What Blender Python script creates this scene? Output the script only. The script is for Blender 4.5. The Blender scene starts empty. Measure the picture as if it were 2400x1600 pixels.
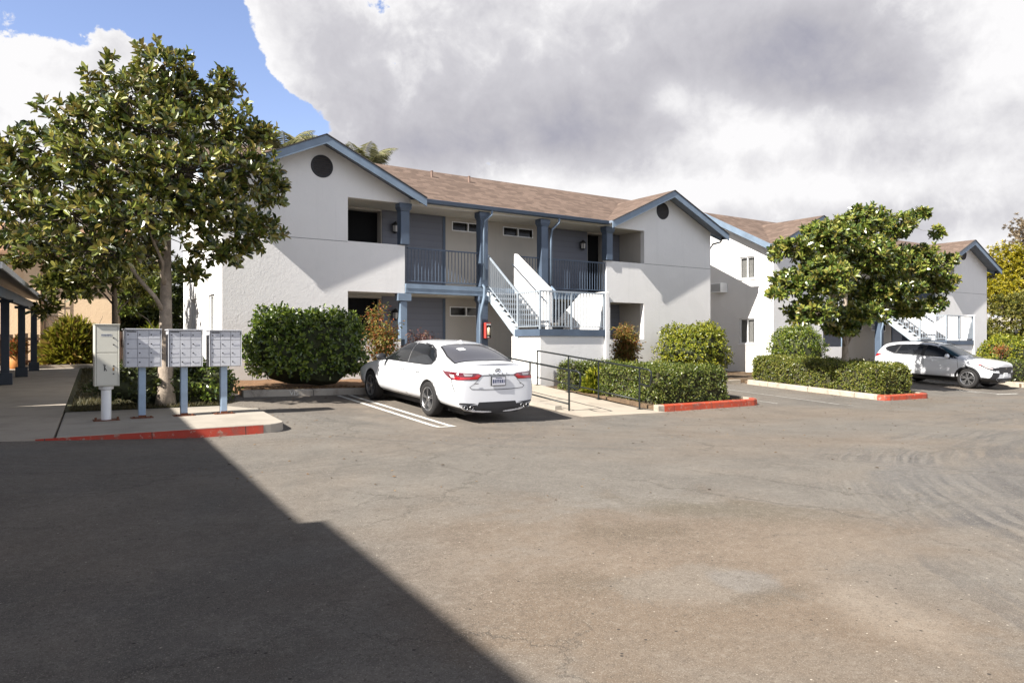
import bpy, bmesh, math, random
import numpy as np
from mathutils import Vector, Matrix
from mathutils.bvhtree import BVHTree

random.seed(7)
RNG = np.random.default_rng(7)
R = math.radians
scene = bpy.context.scene
COL = scene.collection

# ---------------------------------------------------------------- objects
ROOTLOC = {}

def tag(o, label=None, cat=None, group=None, kind=None):
    if label: o['label'] = label
    if cat: o['category'] = cat
    if group: o['group'] = group
    if kind: o['kind'] = kind
    return o

def empty(name, loc=(0, 0, 0), label=None, cat=None, group=None):
    o = bpy.data.objects.new(name, None)
    o.empty_display_size = 0.3
    o.location = loc
    COL.objects.link(o)
    ROOTLOC[o.name] = Vector(loc)
    tag(o, label, cat, group)
    return o

def link(name, me, mats, parent=None, smooth=False, local=False, bevel=0.0):
    if not isinstance(mats, (list, tuple)):
        mats = [mats]
    for m in mats:
        me.materials.append(m)
    o = bpy.data.objects.new(name, me)
    COL.objects.link(o)
    if parent is not None:
        base = ROOTLOC.get(parent.name, Vector((0, 0, 0)))
        if not local:
            me.transform(Matrix.Translation(-base))
        o.parent = parent
        ROOTLOC[o.name] = base
    if smooth:
        me.polygons.foreach_set('use_smooth', [True] * len(me.polygons))
    if bevel > 0:
        b = o.modifiers.new('soft', 'BEVEL')
        b.width = bevel; b.segments = 2; b.limit_method = 'ANGLE'; b.angle_limit = R(40)
    return o

def copy_tree(o, parent=None):
    c = o.copy()
    COL.objects.link(c)
    ROOTLOC[c.name] = ROOTLOC.get(o.name, Vector((0, 0, 0)))
    if parent is not None:
        c.parent = parent
    for ch in list(o.children):
        copy_tree(ch, c)
    return c

class MB:
    """collects shapes into one mesh"""
    def __init__(self):
        self.bm = bmesh.new()
        self.mi = 0
    def face(self, vs):
        try:
            f = self.bm.faces.new(vs); f.material_index = self.mi
            return f
        except ValueError:
            return None
    def poly(self, pts):
        return self.face([self.bm.verts.new(p) for p in pts])
    def hexa(self, p):
        v = [self.bm.verts.new(q) for q in p]
        for f in ((0, 3, 2, 1), (4, 5, 6, 7), (0, 1, 5, 4), (1, 2, 6, 5), (2, 3, 7, 6), (3, 0, 4, 7)):
            self.face([v[i] for i in f])
        return self
    def box(self, x0, x1, y0, y1, z0, z1):
        return self.hexa([(x0, y0, z0), (x1, y0, z0), (x1, y1, z0), (x0, y1, z0),
                          (x0, y0, z1), (x1, y0, z1), (x1, y1, z1), (x0, y1, z1)])
    def bar(self, a, b, w, h=None, up=(0, 0, 1)):
        """rectangular bar from a to b; w across, h along up"""
        h = h or w
        a = Vector(a); b = Vector(b); d = (b - a).normalized()
        u = Vector(up)
        if abs(d.dot(u)) > 0.95: u = Vector((0, 1, 0))
        s = d.cross(u).normalized(); u = s.cross(d).normalized()
        s *= w / 2; u *= h / 2
        return self.hexa([a - s - u, a + s - u, a + s + u, a - s + u, b - s - u, b + s - u, b + s + u, b - s + u][0:4]
                         + [b - s - u, b + s - u, b + s + u, b - s + u])
    def tube(self, path, r, n=8, cap=True):
        path = [Vector(p) for p in path]
        rr = r if isinstance(r, (list, tuple)) else [r] * len(path)
        rings = []
        ref = Vector((0.31, 0.17, 0.93))
        for i, p in enumerate(path):
            d = (path[min(i + 1, len(path) - 1)] - path[max(i - 1, 0)])
            if d.length < 1e-9: d = Vector((0, 0, 1))
            d.normalize()
            s = d.cross(ref)
            if s.length < 0.05: s = d.cross(Vector((1, 0, 0)))
            s.normalize(); t = d.cross(s)
            rings.append([self.bm.verts.new(p + (s * math.cos(2 * math.pi * k / n) + t * math.sin(2 * math.pi * k / n)) * rr[i]) for k in range(n)])
        for i in range(len(rings) - 1):
            for k in range(n):
                self.face([rings[i][k], rings[i][(k + 1) % n], rings[i + 1][(k + 1) % n], rings[i + 1][k]])
        if cap:
            self.face(rings[0][::-1]); self.face(rings[-1])
        return self
    def lathe(self, prof, c=(0, 0, 0), axis='z', n=24, cap=True):
        """prof: list of (radius, height)"""
        c = Vector(c); rings = []
        for (r, h) in prof:
            ring = []
            for k in range(n):
                a = 2 * math.pi * k / n
                if axis == 'z': p = Vector((r * math.cos(a), r * math.sin(a), h))
                elif axis == 'y': p = Vector((r * math.cos(a), h, r * math.sin(a)))
                else: p = Vector((h, r * math.cos(a), r * math.sin(a)))
                ring.append(self.bm.verts.new(c + p))
            rings.append(ring)
        for i in range(len(rings) - 1):
            for k in range(n):
                self.face([rings[i][k], rings[i][(k + 1) % n], rings[i + 1][(k + 1) % n], rings[i + 1][k]])
        if cap and prof[0][0] > 1e-4: self.face(rings[0][::-1])
        if cap and prof[-1][0] > 1e-4: self.face(rings[-1])
        return self
    def slab(self, outer, holes, axis, a0, a1):
        """flat polygon with holes extruded along axis ('y': pts are (x,z); 'x': pts are (y,z); 'z': pts are (x,y))"""
        def mk(p, a):
            if axis == 'y': return (p[0], a, p[1])
            if axis == 'x': return (a, p[0], p[1])
            return (p[0], p[1], a)
        tmp = bmesh.new(); edges = []
        for loop in [outer] + list(holes):
            vs = [tmp.verts.new(mk(p, a0)) for p in loop]
            for i in range(len(vs)):
                edges.append(tmp.edges.new((vs[i], vs[(i + 1) % len(vs)])))
        bmesh.ops.triangle_fill(tmp, use_beauty=True, use_dissolve=False, edges=edges)
        tmp.verts.index_update()
        co = [v.co.copy() for v in tmp.verts]
        tris = [[v.index for v in f.verts] for f in tmp.faces]
        bd = [(e.verts[0].index, e.verts[1].index) for e in tmp.edges if len(e.link_faces) == 1]
        tmp.free()
        k = {'x': 0, 'y': 1, 'z': 2}[axis]
        A = [self.bm.verts.new(c) for c in co]
        B = []
        for c in co:
            d = c.copy(); d[k] = a1; B.append(self.bm.verts.new(d))
        for t in tris:
            self.face([A[i] for i in t]); self.face([B[i] for i in reversed(t)])
        for i, j in bd:
            self.face([A[i], A[j], B[j], B[i]])
        return self
    def sheet(self, x0, x1, y0, y1, zf, nx, ny, skirt=0.0):
        g = [[self.bm.verts.new((x0 + (x1 - x0) * i / nx, y0 + (y1 - y0) * j / ny,
                                 zf(x0 + (x1 - x0) * i / nx, y0 + (y1 - y0) * j / ny))) for i in range(nx + 1)] for j in range(ny + 1)]
        for j in range(ny):
            for i in range(nx):
                self.face([g[j][i], g[j][i + 1], g[j + 1][i + 1], g[j + 1][i]])
        if skirt:
            rim = g[0] + [g[j][nx] for j in range(1, ny + 1)] + g[ny][nx - 1::-1] + [g[j][0] for j in range(ny - 1, 0, -1)]
            low = [self.bm.verts.new((v.co.x, v.co.y, v.co.z - skirt)) for v in rim]
            for i in range(len(rim)):
                k = (i + 1) % len(rim)
                self.face([rim[k], rim[i], low[i], low[k]])
        return self
    def build(self, name, mats, parent=None, smooth=False, local=False, bevel=0.0, fixn=True):
        if fixn:
            bmesh.ops.recalc_face_normals(self.bm, faces=self.bm.faces[:])
        me = bpy.data.meshes.new(name)
        self.bm.to_mesh(me); self.bm.free()
        return link(name, me, mats, parent, smooth, local, bevel)

# ---------------------------------------------------------------- materials
def new_mat(name):
    m = bpy.data.materials.new(name); m.use_nodes = True
    nt = m.node_tree
    return m, nt, nt.nodes['Principled BSDF']

def N(nt, t, **kw):
    n = nt.nodes.new(t)
    for k, v in kw.items():
        if hasattr(n, k): setattr(n, k, v)
    return n

def setin(n, **kw):
    for k, v in kw.items():
        n.inputs[k.replace('_', ' ')].default_value = v

def rgb(c): return (c[0], c[1], c[2], 1.0)

def ramp(nt, fac, stops):
    r = nt.nodes.new('ShaderNodeValToRGB')
    el = r.color_ramp.elements
    while len(el) < len(stops): el.new(0.5)
    for e, (p, c) in zip(el, stops):
        e.position = p; e.color = rgb(c) if len(c) == 3 else c
    nt.links.new(fac, r.inputs[0])
    return r.outputs[0]

def noise(nt, vec, scale, detail=4, rough=0.55, dist=0.0):
    n = nt.nodes.new('ShaderNodeTexNoise')
    setin(n, Scale=scale, Detail=detail, Roughness=rough, Distortion=dist)
    if vec is not None: nt.links.new(vec, n.inputs['Vector'])
    return n.outputs[0]

def objco(nt):
    return nt.nodes.new('ShaderNodeTexCoord').outputs['Object']

def math_(nt, op, a, b=None, c=None, clamp=False):
    n = nt.nodes.new('ShaderNodeMath'); n.operation = op; n.use_clamp = clamp
    for i, v in enumerate((a, b, c)):
        if v is None: continue
        if hasattr(v, 'is_linked') or hasattr(v, 'links'): nt.links.new(v, n.inputs[i])
        else: n.inputs[i].default_value = v
    return n.outputs[0]

def mix(nt, fac, a, b):
    n = nt.nodes.new('ShaderNodeMix'); n.data_type = 'RGBA'
    for i, v in ((0, fac), (6, a), (7, b)):
        if hasattr(v, 'links'): nt.links.new(v, n.inputs[i])
        elif i == 0: n.inputs[0].default_value = v
        else: n.inputs[i].default_value = rgb(v)
    return n.outputs[2]

def bump(nt, bsdf, h, strength=0.3, dist=0.01):
    b = nt.nodes.new('ShaderNodeBump'); setin(b, Strength=strength, Distance=dist)
    nt.links.new(h, b.inputs['Height']); nt.links.new(b.outputs[0], bsdf.inputs['Normal'])

def plain(name, col, rough=0.6, var=0.12, scale=3.0, metal=0.0, coat=0.0, bumpk=0.0, bscale=60, spec=0.5):
    m, nt, b = new_mat(name)
    setin(b, Roughness=rough, Metallic=metal)
    b.inputs['Coat Weight'].default_value = coat
    b.inputs['Coat Roughness'].default_value = 0.05
    b.inputs['Specular IOR Level'].default_value = spec
    if var > 0:
        co = objco(nt)
        f = noise(nt, co, scale, 5, 0.6)
        c = ramp(nt, f, [(0.3, tuple(x * (1 - var) for x in col)), (0.7, tuple(min(1, x * (1 + var)) for x in col))])
        nt.links.new(c, b.inputs['Base Color'])
    else:
        b.inputs['Base Color'].default_value = rgb(col)
    if bumpk > 0:
        co = objco(nt)
        bump(nt, b, noise(nt, co, bscale, 4, 0.6), bumpk, 0.01)
    return m

def leafmat(name, cols, rough=0.4, trans=0.25, spec=0.5):
    """per-leaf colour variation"""
    m, nt, b = new_mat(name)
    g = nt.nodes.new('ShaderNodeNewGeometry')
    st = [(i / max(1, len(cols) - 1), c) for i, c in enumerate(cols)]
    c = ramp(nt, g.outputs['Random Per Island'], st)
    nt.links.new(c, b.inputs['Base Color'])
    setin(b, Roughness=rough)
    b.inputs['Specular IOR Level'].default_value = spec
    t = nt.nodes.new('ShaderNodeBsdfTranslucent')
    nt.links.new(c, t.inputs[0])
    mx = nt.nodes.new('ShaderNodeMixShader'); mx.inputs[0].default_value = trans
    nt.links.new(b.outputs[0], mx.inputs[1]); nt.links.new(t.outputs[0], mx.inputs[2])
    nt.links.new(mx.outputs[0], nt.nodes['Material Output'].inputs[0])
    return m

# ---------------------------------------------------------------- viewpoint constants (used to place things from measured angles)
TH = math.atan(1700.0 / 2570.0)
CT, ST = math.cos(TH), math.sin(TH)
EYE = 1.5
def ray(u, v):
    xc = (u - 1200) / 1700.0
    return (xc * CT + ST, -xc * ST + CT, -(v - 800) / 1700.0)
def atY(u, v, Y):
    r = ray(u, v); t = Y / r[1]
    return Vector((r[0] * t, Y, EYE + r[2] * t))

def lin(x, pts):
    if x <= pts[0][0]: return pts[0][1]
    for (a, b), (c, d) in zip(pts, pts[1:]):
        if x <= c: return b + (d - b) * (x - a) / (c - a)
    return pts[-1][1]
def sstep(a, b, x):
    t = min(1, max(0, (x - a) / (b - a))); return t * t * (3 - 2 * t)

GX = [(-6, .2), (-.5, .195), (2, .06), (3.2, .05), (6.4, .0), (12, -.19), (16, -.2), (20.3, -.19), (22.8, -.22), (29.5, -.38), (60, -.5), (200, -.6)]
def gz(x, y):
    """height of the asphalt and the ground"""
    s = 0.05 * min(5.6, max(0, y - 11.4)) * sstep(2.4, 3.7, x)
    return lin(x, GX) * sstep(2, 11, y) + s
SKY_K, CLOUD_K, SUN_E, EXPO = .085, .40, 5.0, 1.30
ZEN_K, BACK_K = .10, 1.45  # scales of the unseen sky overhead and behind, set for fill light
# ---------------------------------------------------------------- shared materials
def stucco(name, col, k=0.5, stain=0.05):
    m, nt, b = new_mat(name)
    co = objco(nt)
    big = noise(nt, co, 0.9, 6, 0.65, 0.4)
    c = ramp(nt, big, [(0.3, tuple(x * (1 - stain) for x in col)), (0.65, col)])
    fine = noise(nt, co, 38, 3, 0.7)
    c2 = mix(nt, math_(nt, 'MULTIPLY', math_(nt, 'SUBTRACT', 0.5, fine, clamp=True), 0.5), c, tuple(x * 0.8 for x in col))
    mp = nt.nodes.new('ShaderNodeMapping'); mp.inputs['Scale'].default_value = (3.2, 3.2, .16); nt.links.new(co, mp.inputs[0])
    streak = noise(nt, mp.outputs[0], 1.0, 6, .65)
    c2 = mix(nt, ramp(nt, streak, [(.55, (0, 0, 0)), (.75, (.22, .22, .22))]), c2, tuple(x * .62 for x in col))
    patchy = noise(nt, co, .55, 2, .5)
    c2 = mix(nt, ramp(nt, patchy, [(.56, (0, 0, 0)), (.58, (.5, .5, .5))]), c2, tuple(x * .93 for x in col))
    nt.links.new(c2, b.inputs['Base Color'])
    setin(b, Roughness=0.9)
    b.inputs['Specular IOR Level'].default_value = 0.2
    v = nt.nodes.new('ShaderNodeTexVoronoi'); v.feature = 'SMOOTH_F1'; setin(v, Scale=9, Smoothness=0.6)
    d = noise(nt, co, 7, 5, 0.65, 1.5)
    nt.links.new(co, v.inputs['Vector'])
    h = math_(nt, 'ADD', math_(nt, 'MULTIPLY', d, 0.9), math_(nt, 'MULTIPLY', fine, 0.35))
    bump(nt, b, h, k, 0.03)
    return m
M_STUCCO = stucco('white_stucco', (.725, .708, .686), 0.26)
M_STUCCO_T = stucco('tan_stucco', (.64, .48, .31), 0.5, 0.12)
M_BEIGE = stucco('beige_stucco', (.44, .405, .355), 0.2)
M_CREAM = plain('cream_paint', (.62, .58, .5), .6, .05)
M_BLUE = plain('blue_trim_paint', (.068, .094, .135), .5, .16, 1.7)
M_BLUEL = plain('pale_blue_paint', (.15, .20, .262), .5, .16, 2.3)
M_DKBLUE = plain('dark_blue_paint', (.022, .031, .048), .5, .15)
M_SOFFIT = plain('soffit_paint', (.17, .2, .25), .7, .1)
M_WHITEP = plain('white_paint', (.78, .78, .77), .45, .05)
M_BLACK = plain('black_metal', (.012, .014, .016), .45, .1)
M_DARK = plain('dark_shadow_gap', (.03, .03, .032), .8, .1)
M_DOOR = plain('dark_door_paint', (.006, .006, .006), .7, .1, spec=.15)
M_CONC = None
def concrete(name, col):
    m, nt, b = new_mat(name)
    co = objco(nt)
    big = noise(nt, co, 1.3, 7, 0.65, 0.3)
    fine = noise(nt, co, 90, 3, 0.7)
    c = ramp(nt, big, [(0.3, tuple(x * .74 for x in col)), (0.5, col), (0.75, tuple(x * 1.1 for x in col))])
    c = mix(nt, math_(nt, 'MULTIPLY', fine, 0.28), c, tuple(x * .55 for x in col))
    nt.links.new(c, b.inputs['Base Color'])
    setin(b, Roughness=0.92)
    bump(nt, b, fine, 0.25, 0.006)
    return m
M_CONC = concrete('concrete', (.37, .33, .275))
M_CONCL = concrete('pale_concrete', (.40, .345, .275))
def redpaint(k=1.0, g=1.0):
    m, nt, b = new_mat('worn_red_paint')
    co = objco(nt)
    f = noise(nt, co, 9, 8, 0.75)
    f2 = noise(nt, co, 1.6, 4, 0.6)
    c = ramp(nt, f2, [(0.3, (.30 * k, .026 * k * g, .014)), (0.7, (.42 * k, .05 * k * g, .022))])
    c = mix(nt, ramp(nt, f, [(0.56, (0, 0, 0)), (0.62, (1, 1, 1))]), c, (.33, .2, .15))
    nt.links.new(c, b.inputs['Base Color']); setin(b, Roughness=0.75)
    bump(nt, b, f, 0.3, 0.005)
    return m
M_RED = redpaint()
M_REDO = redpaint(1.15, 1.25)
def jointed(m, per=1.55):
    m = m.copy(); nt = m.node_tree; b = nt.nodes['Principled BSDF']
    s = nt.nodes.new('ShaderNodeSeparateXYZ'); nt.links.new(objco(nt), s.inputs[0])
    f = math_(nt, 'FRACT', math_(nt, 'DIVIDE', math_(nt, 'ADD', s.outputs[0], s.outputs[1]), per))
    k = math_(nt, 'LESS_THAN', f, .009)
    src = b.inputs['Base Color'].links[0].from_socket
    stain = noise(nt, s.inputs[0].links[0].from_socket, 3.3, 6, .7, .5)
    c = mix(nt, ramp(nt, stain, [(.5, (0, 0, 0)), (.68, (.6, .6, .6))]), src, (.11, .085, .065))
    nt.links.new(mix(nt, k, c, (.03, .025, .02)), b.inputs['Base Color'])
    return m
M_KERB = jointed(M_CONC); M_KERBL = jointed(M_CONCL); M_REDK = jointed(M_RED, 1.31); M_REDOK = jointed(M_REDO, 1.31)
def linepaint(k=.62, w=.52):
    m, nt, b = new_mat('worn_line_paint')
    co = objco(nt)
    f = noise(nt, co, 14, 8, 0.8)
    c = mix(nt, ramp(nt, f, [(w, (0, 0, 0)), (w + .1, (1, 1, 1))]), (k, k * .97, k * .89), (.2, .18, .16))
    nt.links.new(c, b.inputs['Base Color']); setin(b, Roughness=0.8)
    return m
M_LINE = linepaint()
M_LINEF = linepaint(.40, .46)
def wood(name, col):
    m, nt, b = new_mat(name)
    co = objco(nt)
    mp = nt.nodes.new('ShaderNodeMapping'); mp.inputs['Scale'].default_value = (12, 12, 1.2)
    nt.links.new(co, mp.inputs[0])
    f = noise(nt, mp.outputs[0], 2.5, 6, 0.7, 0.6)
    c = ramp(nt, f, [(0.25, tuple(x * .55 for x in col)), (0.75, tuple(x * 1.25 for x in col))])
    nt.links.new(c, b.inputs['Base Color']); setin(b, Roughness=0.85)
    bump(nt, b, f, 0.4, 0.01)
    return m
M_WOOD = wood('weathered_wood', (.2, .12, .075))
def bark(name, col):
    m, nt, b = new_mat(name)
    co = objco(nt)
    f = noise(nt, co, 6, 7, 0.7, 0.5); f2 = noise(nt, co, 28, 5, 0.7)
    c = ramp(nt, f, [(0.3, tuple(x * .5 for x in col)), (0.55, col), (0.75, tuple(min(1, x * 1.45) for x in col))])
    nt.links.new(c, b.inputs['Base Color']); setin(b, Roughness=0.9)
    bump(nt, b, f2, 0.6, 0.02)
    return m
M_BARK = bark('grey_bark', (.33, .27, .21))
M_BARKD = bark('dark_bark', (.09, .07, .05))
def shingle(name, alongx, col=(.158, .114, .09)):
    m, nt, b = new_mat(name)
    co = objco(nt)
    s = nt.nodes.new('ShaderNodeSeparateXYZ'); nt.links.new(co, s.inputs[0])
    cm = nt.nodes.new('ShaderNodeCombineXYZ')
    nt.links.new(s.outputs[0 if alongx else 1], cm.inputs[0])
    nt.links.new(math_(nt, 'MULTIPLY', s.outputs[2], 1.75), cm.inputs[1])
    br = nt.nodes.new('ShaderNodeTexBrick')
    setin(br, Scale=1.0)
    br.offset = 0.37; br.offset_frequency = 2
    br.inputs['Color1'].default_value = rgb(tuple(x * .7 for x in col))
    br.inputs['Color2'].default_value = rgb(tuple(x * 1.27 for x in col))
    br.inputs['Mortar'].default_value = rgb(tuple(x * .5 for x in col))
    setin(br, Mortar_Size=0.006, Mortar_Smooth=0.3, Brick_Width=0.3, Row_Height=0.16)
    # wobble the courses a little
    wv = nt.nodes.new('ShaderNodeTexNoise'); setin(wv, Scale=1.2, Detail=3)
    nt.links.new(co, wv.inputs['Vector'])
    va = nt.nodes.new('ShaderNodeVectorMath'); va.operation = 'MULTIPLY_ADD'
    nt.links.new(wv.outputs[1], va.inputs[0]); va.inputs[1].default_value = (.16, .1, 0)
    nt.links.new(cm.outputs[0], va.inputs[2])
    nt.links.new(va.outputs[0], br.inputs['Vector'])
    f = noise(nt, co, 55, 3, 0.7)
    c = mix(nt, math_(nt, 'MULTIPLY', f, 0.5), br.outputs[0], (.12, .085, .07))
    nt.links.new(c, b.inputs['Base Color']); setin(b, Roughness=0.95)
    b.inputs['Specular IOR Level'].default_value = 0.15
    bump(nt, b, math_(nt, 'ADD', math_(nt, 'MULTIPLY', br.outputs[1], -1.0), math_(nt, 'MULTIPLY', f, 0.5)), 0.5, 0.012)
    return m
M_SHX = shingle('brown_shingles', True)
M_SHY = shingle('brown_shingles_gable', False)
def siding():
    m, nt, b = new_mat('grey_siding')
    co = objco(nt)
    s = nt.nodes.new('ShaderNodeSeparateXYZ'); nt.links.new(co, s.inputs[0])
    fr = math_(nt, 'FRACT', math_(nt, 'MULTIPLY', s.outputs[2], 1 / .2))
    c = ramp(nt, fr, [(0.0, (.06, .064, .078)), (0.05, (.13, .137, .162)), (1.0, (.14, .147, .174))])
    nt.links.new(c, b.inputs['Base Color']); setin(b, Roughness=0.6)
    bump(nt, b, fr, 0.3, 0.02)
    return m
M_SIDING = siding()
def thinglass(name):
    m, nt, b = new_mat(name)
    b.inputs['Base Color'].default_value = (.01, .012, .014, 1); setin(b, Roughness=.04)
    t = nt.nodes.new('ShaderNodeBsdfTransparent'); mx = nt.nodes.new('ShaderNodeMixShader'); mx.inputs[0].default_value = .28
    nt.links.new(t.outputs[0], mx.inputs[1]); nt.links.new(b.outputs[0], mx.inputs[2]); nt.links.new(mx.outputs[0], nt.nodes['Material Output'].inputs[0])
    return m
M_GLASST = thinglass('clear_window_glass')
def glassmat(name, col=(.012, .014, .017), rough=0.04):
    m, nt, b = new_mat(name)
    b.inputs['Base Color'].default_value = rgb(col)
    setin(b, Roughness=rough, IOR=1.5)
    b.inputs['Specular IOR Level'].default_value = 0.6
    return m
M_GLASS = glassmat('dark_window_glass')
M_RAILG = plain('blue_grey_railing_paint', (.27, .305, .34), .5, .1)
M_PALE = plain('pale_grey_blue_paint', (.33, .38, .42), .5, .12)
M_DIMGLASS = plain('dim_window_glass', (.012, .01, .009), .12, 0, spec=.25)
M_CURTAIN = plain('pale_curtain', (.5, .49, .46), .8, .1)
# ---------------------------------------------------------------- asphalt
def asphalt_mat():
    m, nt, b = new_mat('dusty_asphalt')
    co = objco(nt)
    s = nt.nodes.new('ShaderNodeSeparateXYZ'); nt.links.new(co, s.inputs[0])
    X, Y = s.outputs[0], s.outputs[1]
    big = noise(nt, co, 0.22, 6, 0.6, 0.5)
    mid = noise(nt, co, 1.1, 7, 0.65, 0.4)
    fine = noise(nt, co, 46, 3, 0.75)
    grit = noise(nt, co, 130, 2, 0.8)
    grey = ramp(nt, mid, [(0.3, (.112, .103, .092)), (0.7, (.172, .157, .138))])
    brown = ramp(nt, mid, [(0.3, (.135, .100, .072)), (0.7, (.200, .150, .108))])
    def blob(cx, cy, rx, ry, rot=0.0, soft=0.5):
        c_, s_ = math.cos(rot), math.sin(rot)
        dx = math_(nt, 'SUBTRACT', X, cx); dy = math_(nt, 'SUBTRACT', Y, cy)
        a = math_(nt, 'ADD', math_(nt, 'MULTIPLY', dx, c_ / rx), math_(nt, 'MULTIPLY', dy, s_ / rx))
        e = math_(nt, 'ADD', math_(nt, 'MULTIPLY', dx, -s_ / ry), math_(nt, 'MULTIPLY', dy, c_ / ry))
        d = math_(nt, 'SQRT', math_(nt, 'ADD', math_(nt, 'MULTIPLY', a, a), math_(nt, 'MULTIPLY', e, e)))
        d = math_(nt, 'ADD', d, math_(nt, 'MULTIPLY', math_(nt, 'SUBTRACT', mid, 0.5), 3.2))
        d = math_(nt, 'ADD', d, math_(nt, 'MULTIPLY', math_(nt, 'SUBTRACT', fine, 0.5), .9))
        mr = nt.nodes.new('ShaderNodeMapRange'); mr.interpolation_type = 'SMOOTHSTEP'
        setin(mr, From_Min=1 + soft, From_Max=1 - soft, To_Min=0.0, To_Max=1.0)
        nt.links.new(d, mr.inputs[0])
        return mr.outputs[0]
    k = ramp(nt, big, [(0.42, (0, 0, 0)), (0.62, (1, 1, 1))])
    c = mix(nt, math_(nt, 'MULTIPLY', k, 0.5), grey, brown)
    V = -TH
    def lay(f, amt, col):
        nonlocal c
        c = mix(nt, math_(nt, 'MULTIPLY', f, amt), c, col)
    lay(blob(3.7, 3.5, 1.9, 1.5, V, .6), .8, brown)                       # brown dirt drift
    lay(blob(3.0, 2.2, 1.5, .9, V, .6), .55, (.165, .122, .086))
    lay(blob(5.1, 4.45, .85, .32, V - .25, .7), .75, (.10, .085, .062))         # damp edge
    lay(blob(3.9, 4.2, .38, .22, V, .8), .6, (.105, .08, .056))
    lay(blob(2.9, 3.5, .25, .18, V, .8), .5, (.11, .085, .06))
    lay(blob(3.4, 3.1, .46, .34, V, .25), .55, (.19, .168, .142))               # pale scraped patch
    lay(blob(3.72, 2.95, .2, .2, V, .3), .5, (.175, .168, .16))
    lay(blob(3.75, 2.72, .5, .09, V + .5, .8), .6, (.10, .075, .052))
    lay(blob(4.0, 2.3, .2, .55, V + .2, .7), .6, (.26, .215, .17))               # dry silt streak
    lay(blob(4.9, 3.1, .35, .5, V, .8), .35, (.24, .20, .16))
    lay(blob(4.9, 2.2, .8, .45, V, .7), .5, (.15, .142, .128))
    lay(blob(8.4, 4.4, 1.6, .42, .55, .5), .55, (.115, .115, .117))               # rubbered turning area
    lay(blob(8.6, 3.5, 2.2, .4, .35, .5), .55, (.105, .105, .108))
    lay(blob(17.8, 12.0, 1.9, .8, 0, .8), .5, (.09, .084, .078))                # oil where cars stand
    lay(blob(7.3, 13.4, 1.6, 2.6, 0, .6), .4, (.085, .08, .075))
    lay(blob(4.7, 13.6, .8, 1.0, 0, .6), .5, (.075, .071, .067))
    lay(blob(29.5, 12.0, 3.5, 1.3, 0, .6), .5, (.09, .086, .08))
    lay(blob(20.5, 10.4, 2.2, .5, .1, .8), .5, (.12, .098, .075))
    lay(blob(1.3, 4.6, 1.0, .7, 0, .7), .4, (.09, .084, .08))
    lay(blob(.9, 3.4, .8, .4, .2, .7), .35, (.10, .094, .086))
    # tyre arcs
    def arcs(cx, cy, r0, r1, per, amt, col):
        nonlocal c
        dx = math_(nt, 'SUBTRACT', X, cx); dy = math_(nt, 'SUBTRACT', Y, cy)
        d = math_(nt, 'SQRT', math_(nt, 'ADD', math_(nt, 'MULTIPLY', dx, dx), math_(nt, 'MULTIPLY', dy, dy)))
        d = math_(nt, 'ADD', d, math_(nt, 'MULTIPLY', math_(nt, 'SUBTRACT', mid, .5), .22))
        w = noise(nt, None, 1, 2)
        nn = nt.nodes[-1]; cmb = nt.nodes.new('ShaderNodeCombineXYZ')
        nt.links.new(math_(nt, 'MULTIPLY', d, per), cmb.inputs[0])
        nt.links.new(math_(nt, 'MULTIPLY', math_(nt, 'ARCTAN2', dy, dx), 1.5), cmb.inputs[1])
        nx = nt.nodes.new('ShaderNodeTexNoise'); setin(nx, Scale=1.0, Detail=3)
        nt.links.new(cmb.outputs[0], nx.inputs['Vector'])
        lines = ramp(nt, nx.outputs[0], [(.47, (0, 0, 0)), (.56, (1, 1, 1))])
        band = nt.nodes.new('ShaderNodeMapRange'); band.interpolation_type = 'SMOOTHSTEP'
        mid_r, hw = (r0 + r1) / 2, (r1 - r0) / 2
        nt.links.new(math_(nt, 'ABSOLUTE', math_(nt, 'SUBTRACT', d, mid_r)), band.inputs[0])
        setin(band, From_Min=hw, From_Max=hw * .6)
        brk = ramp(nt, noise(nt, co, .5, 3), [(.42, (0, 0, 0)), (.56, (1, 1, 1))])
        f = math_(nt, 'MULTIPLY', math_(nt, 'MULTIPLY', lines, band.outputs[0]), math_(nt, 'MULTIPLY', brk, amt))
        c = mix(nt, f, c, col)
    arcs(14.0, -4.0, 8.0, 10.7, 7, .6, (.075, .074, .076))
    arcs(17.5, -9.0, 14.5, 17.5, 9, .45, (.07, .068, .07))
    arcs(14.0, -4.0, 9.2, 11.2, 14, .3, (.25, .23, .2))
    arcs(13.0, 16.0, 8.5, 11.5, 6, .4, (.1, .095, .09))
    arcs(2.0, 14.0, 4.0, 7.0, 9, .4, (.10, .092, .085))
    # cracks
    v = nt.nodes.new('ShaderNodeTexVoronoi'); v.feature = 'DISTANCE_TO_EDGE'; setin(v, Scale=.42)
    wv = nt.nodes.new('ShaderNodeTexNoise'); setin(wv, Scale=2.2, Detail=6, Roughness=.7)
    nt.links.new(co, wv.inputs['Vector'])
    va = nt.nodes.new('ShaderNodeVectorMath'); va.operation = 'MULTIPLY_ADD'
    nt.links.new(wv.outputs[1], va.inputs[0]); va.inputs[1].default_value = (.9, .9, 0); nt.links.new(co, va.inputs[2])
    nt.links.new(va.outputs[0], v.inputs['Vector'])
    cr = ramp(nt, v.outputs[0], [(0.0, (1, 1, 1)), (0.009, (0, 0, 0))])
    where = ramp(nt, noise(nt, co, .35, 4), [(.44, (0, 0, 0)), (.54, (1, 1, 1))])
    ck = math_(nt, 'MULTIPLY', cr, where)
    c = mix(nt, math_(nt, 'MULTIPLY', ck, .6), c, (.06, .053, .045))
    # aggregate
    med = noise(nt, co, 13, 7, .8, .6)
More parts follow.
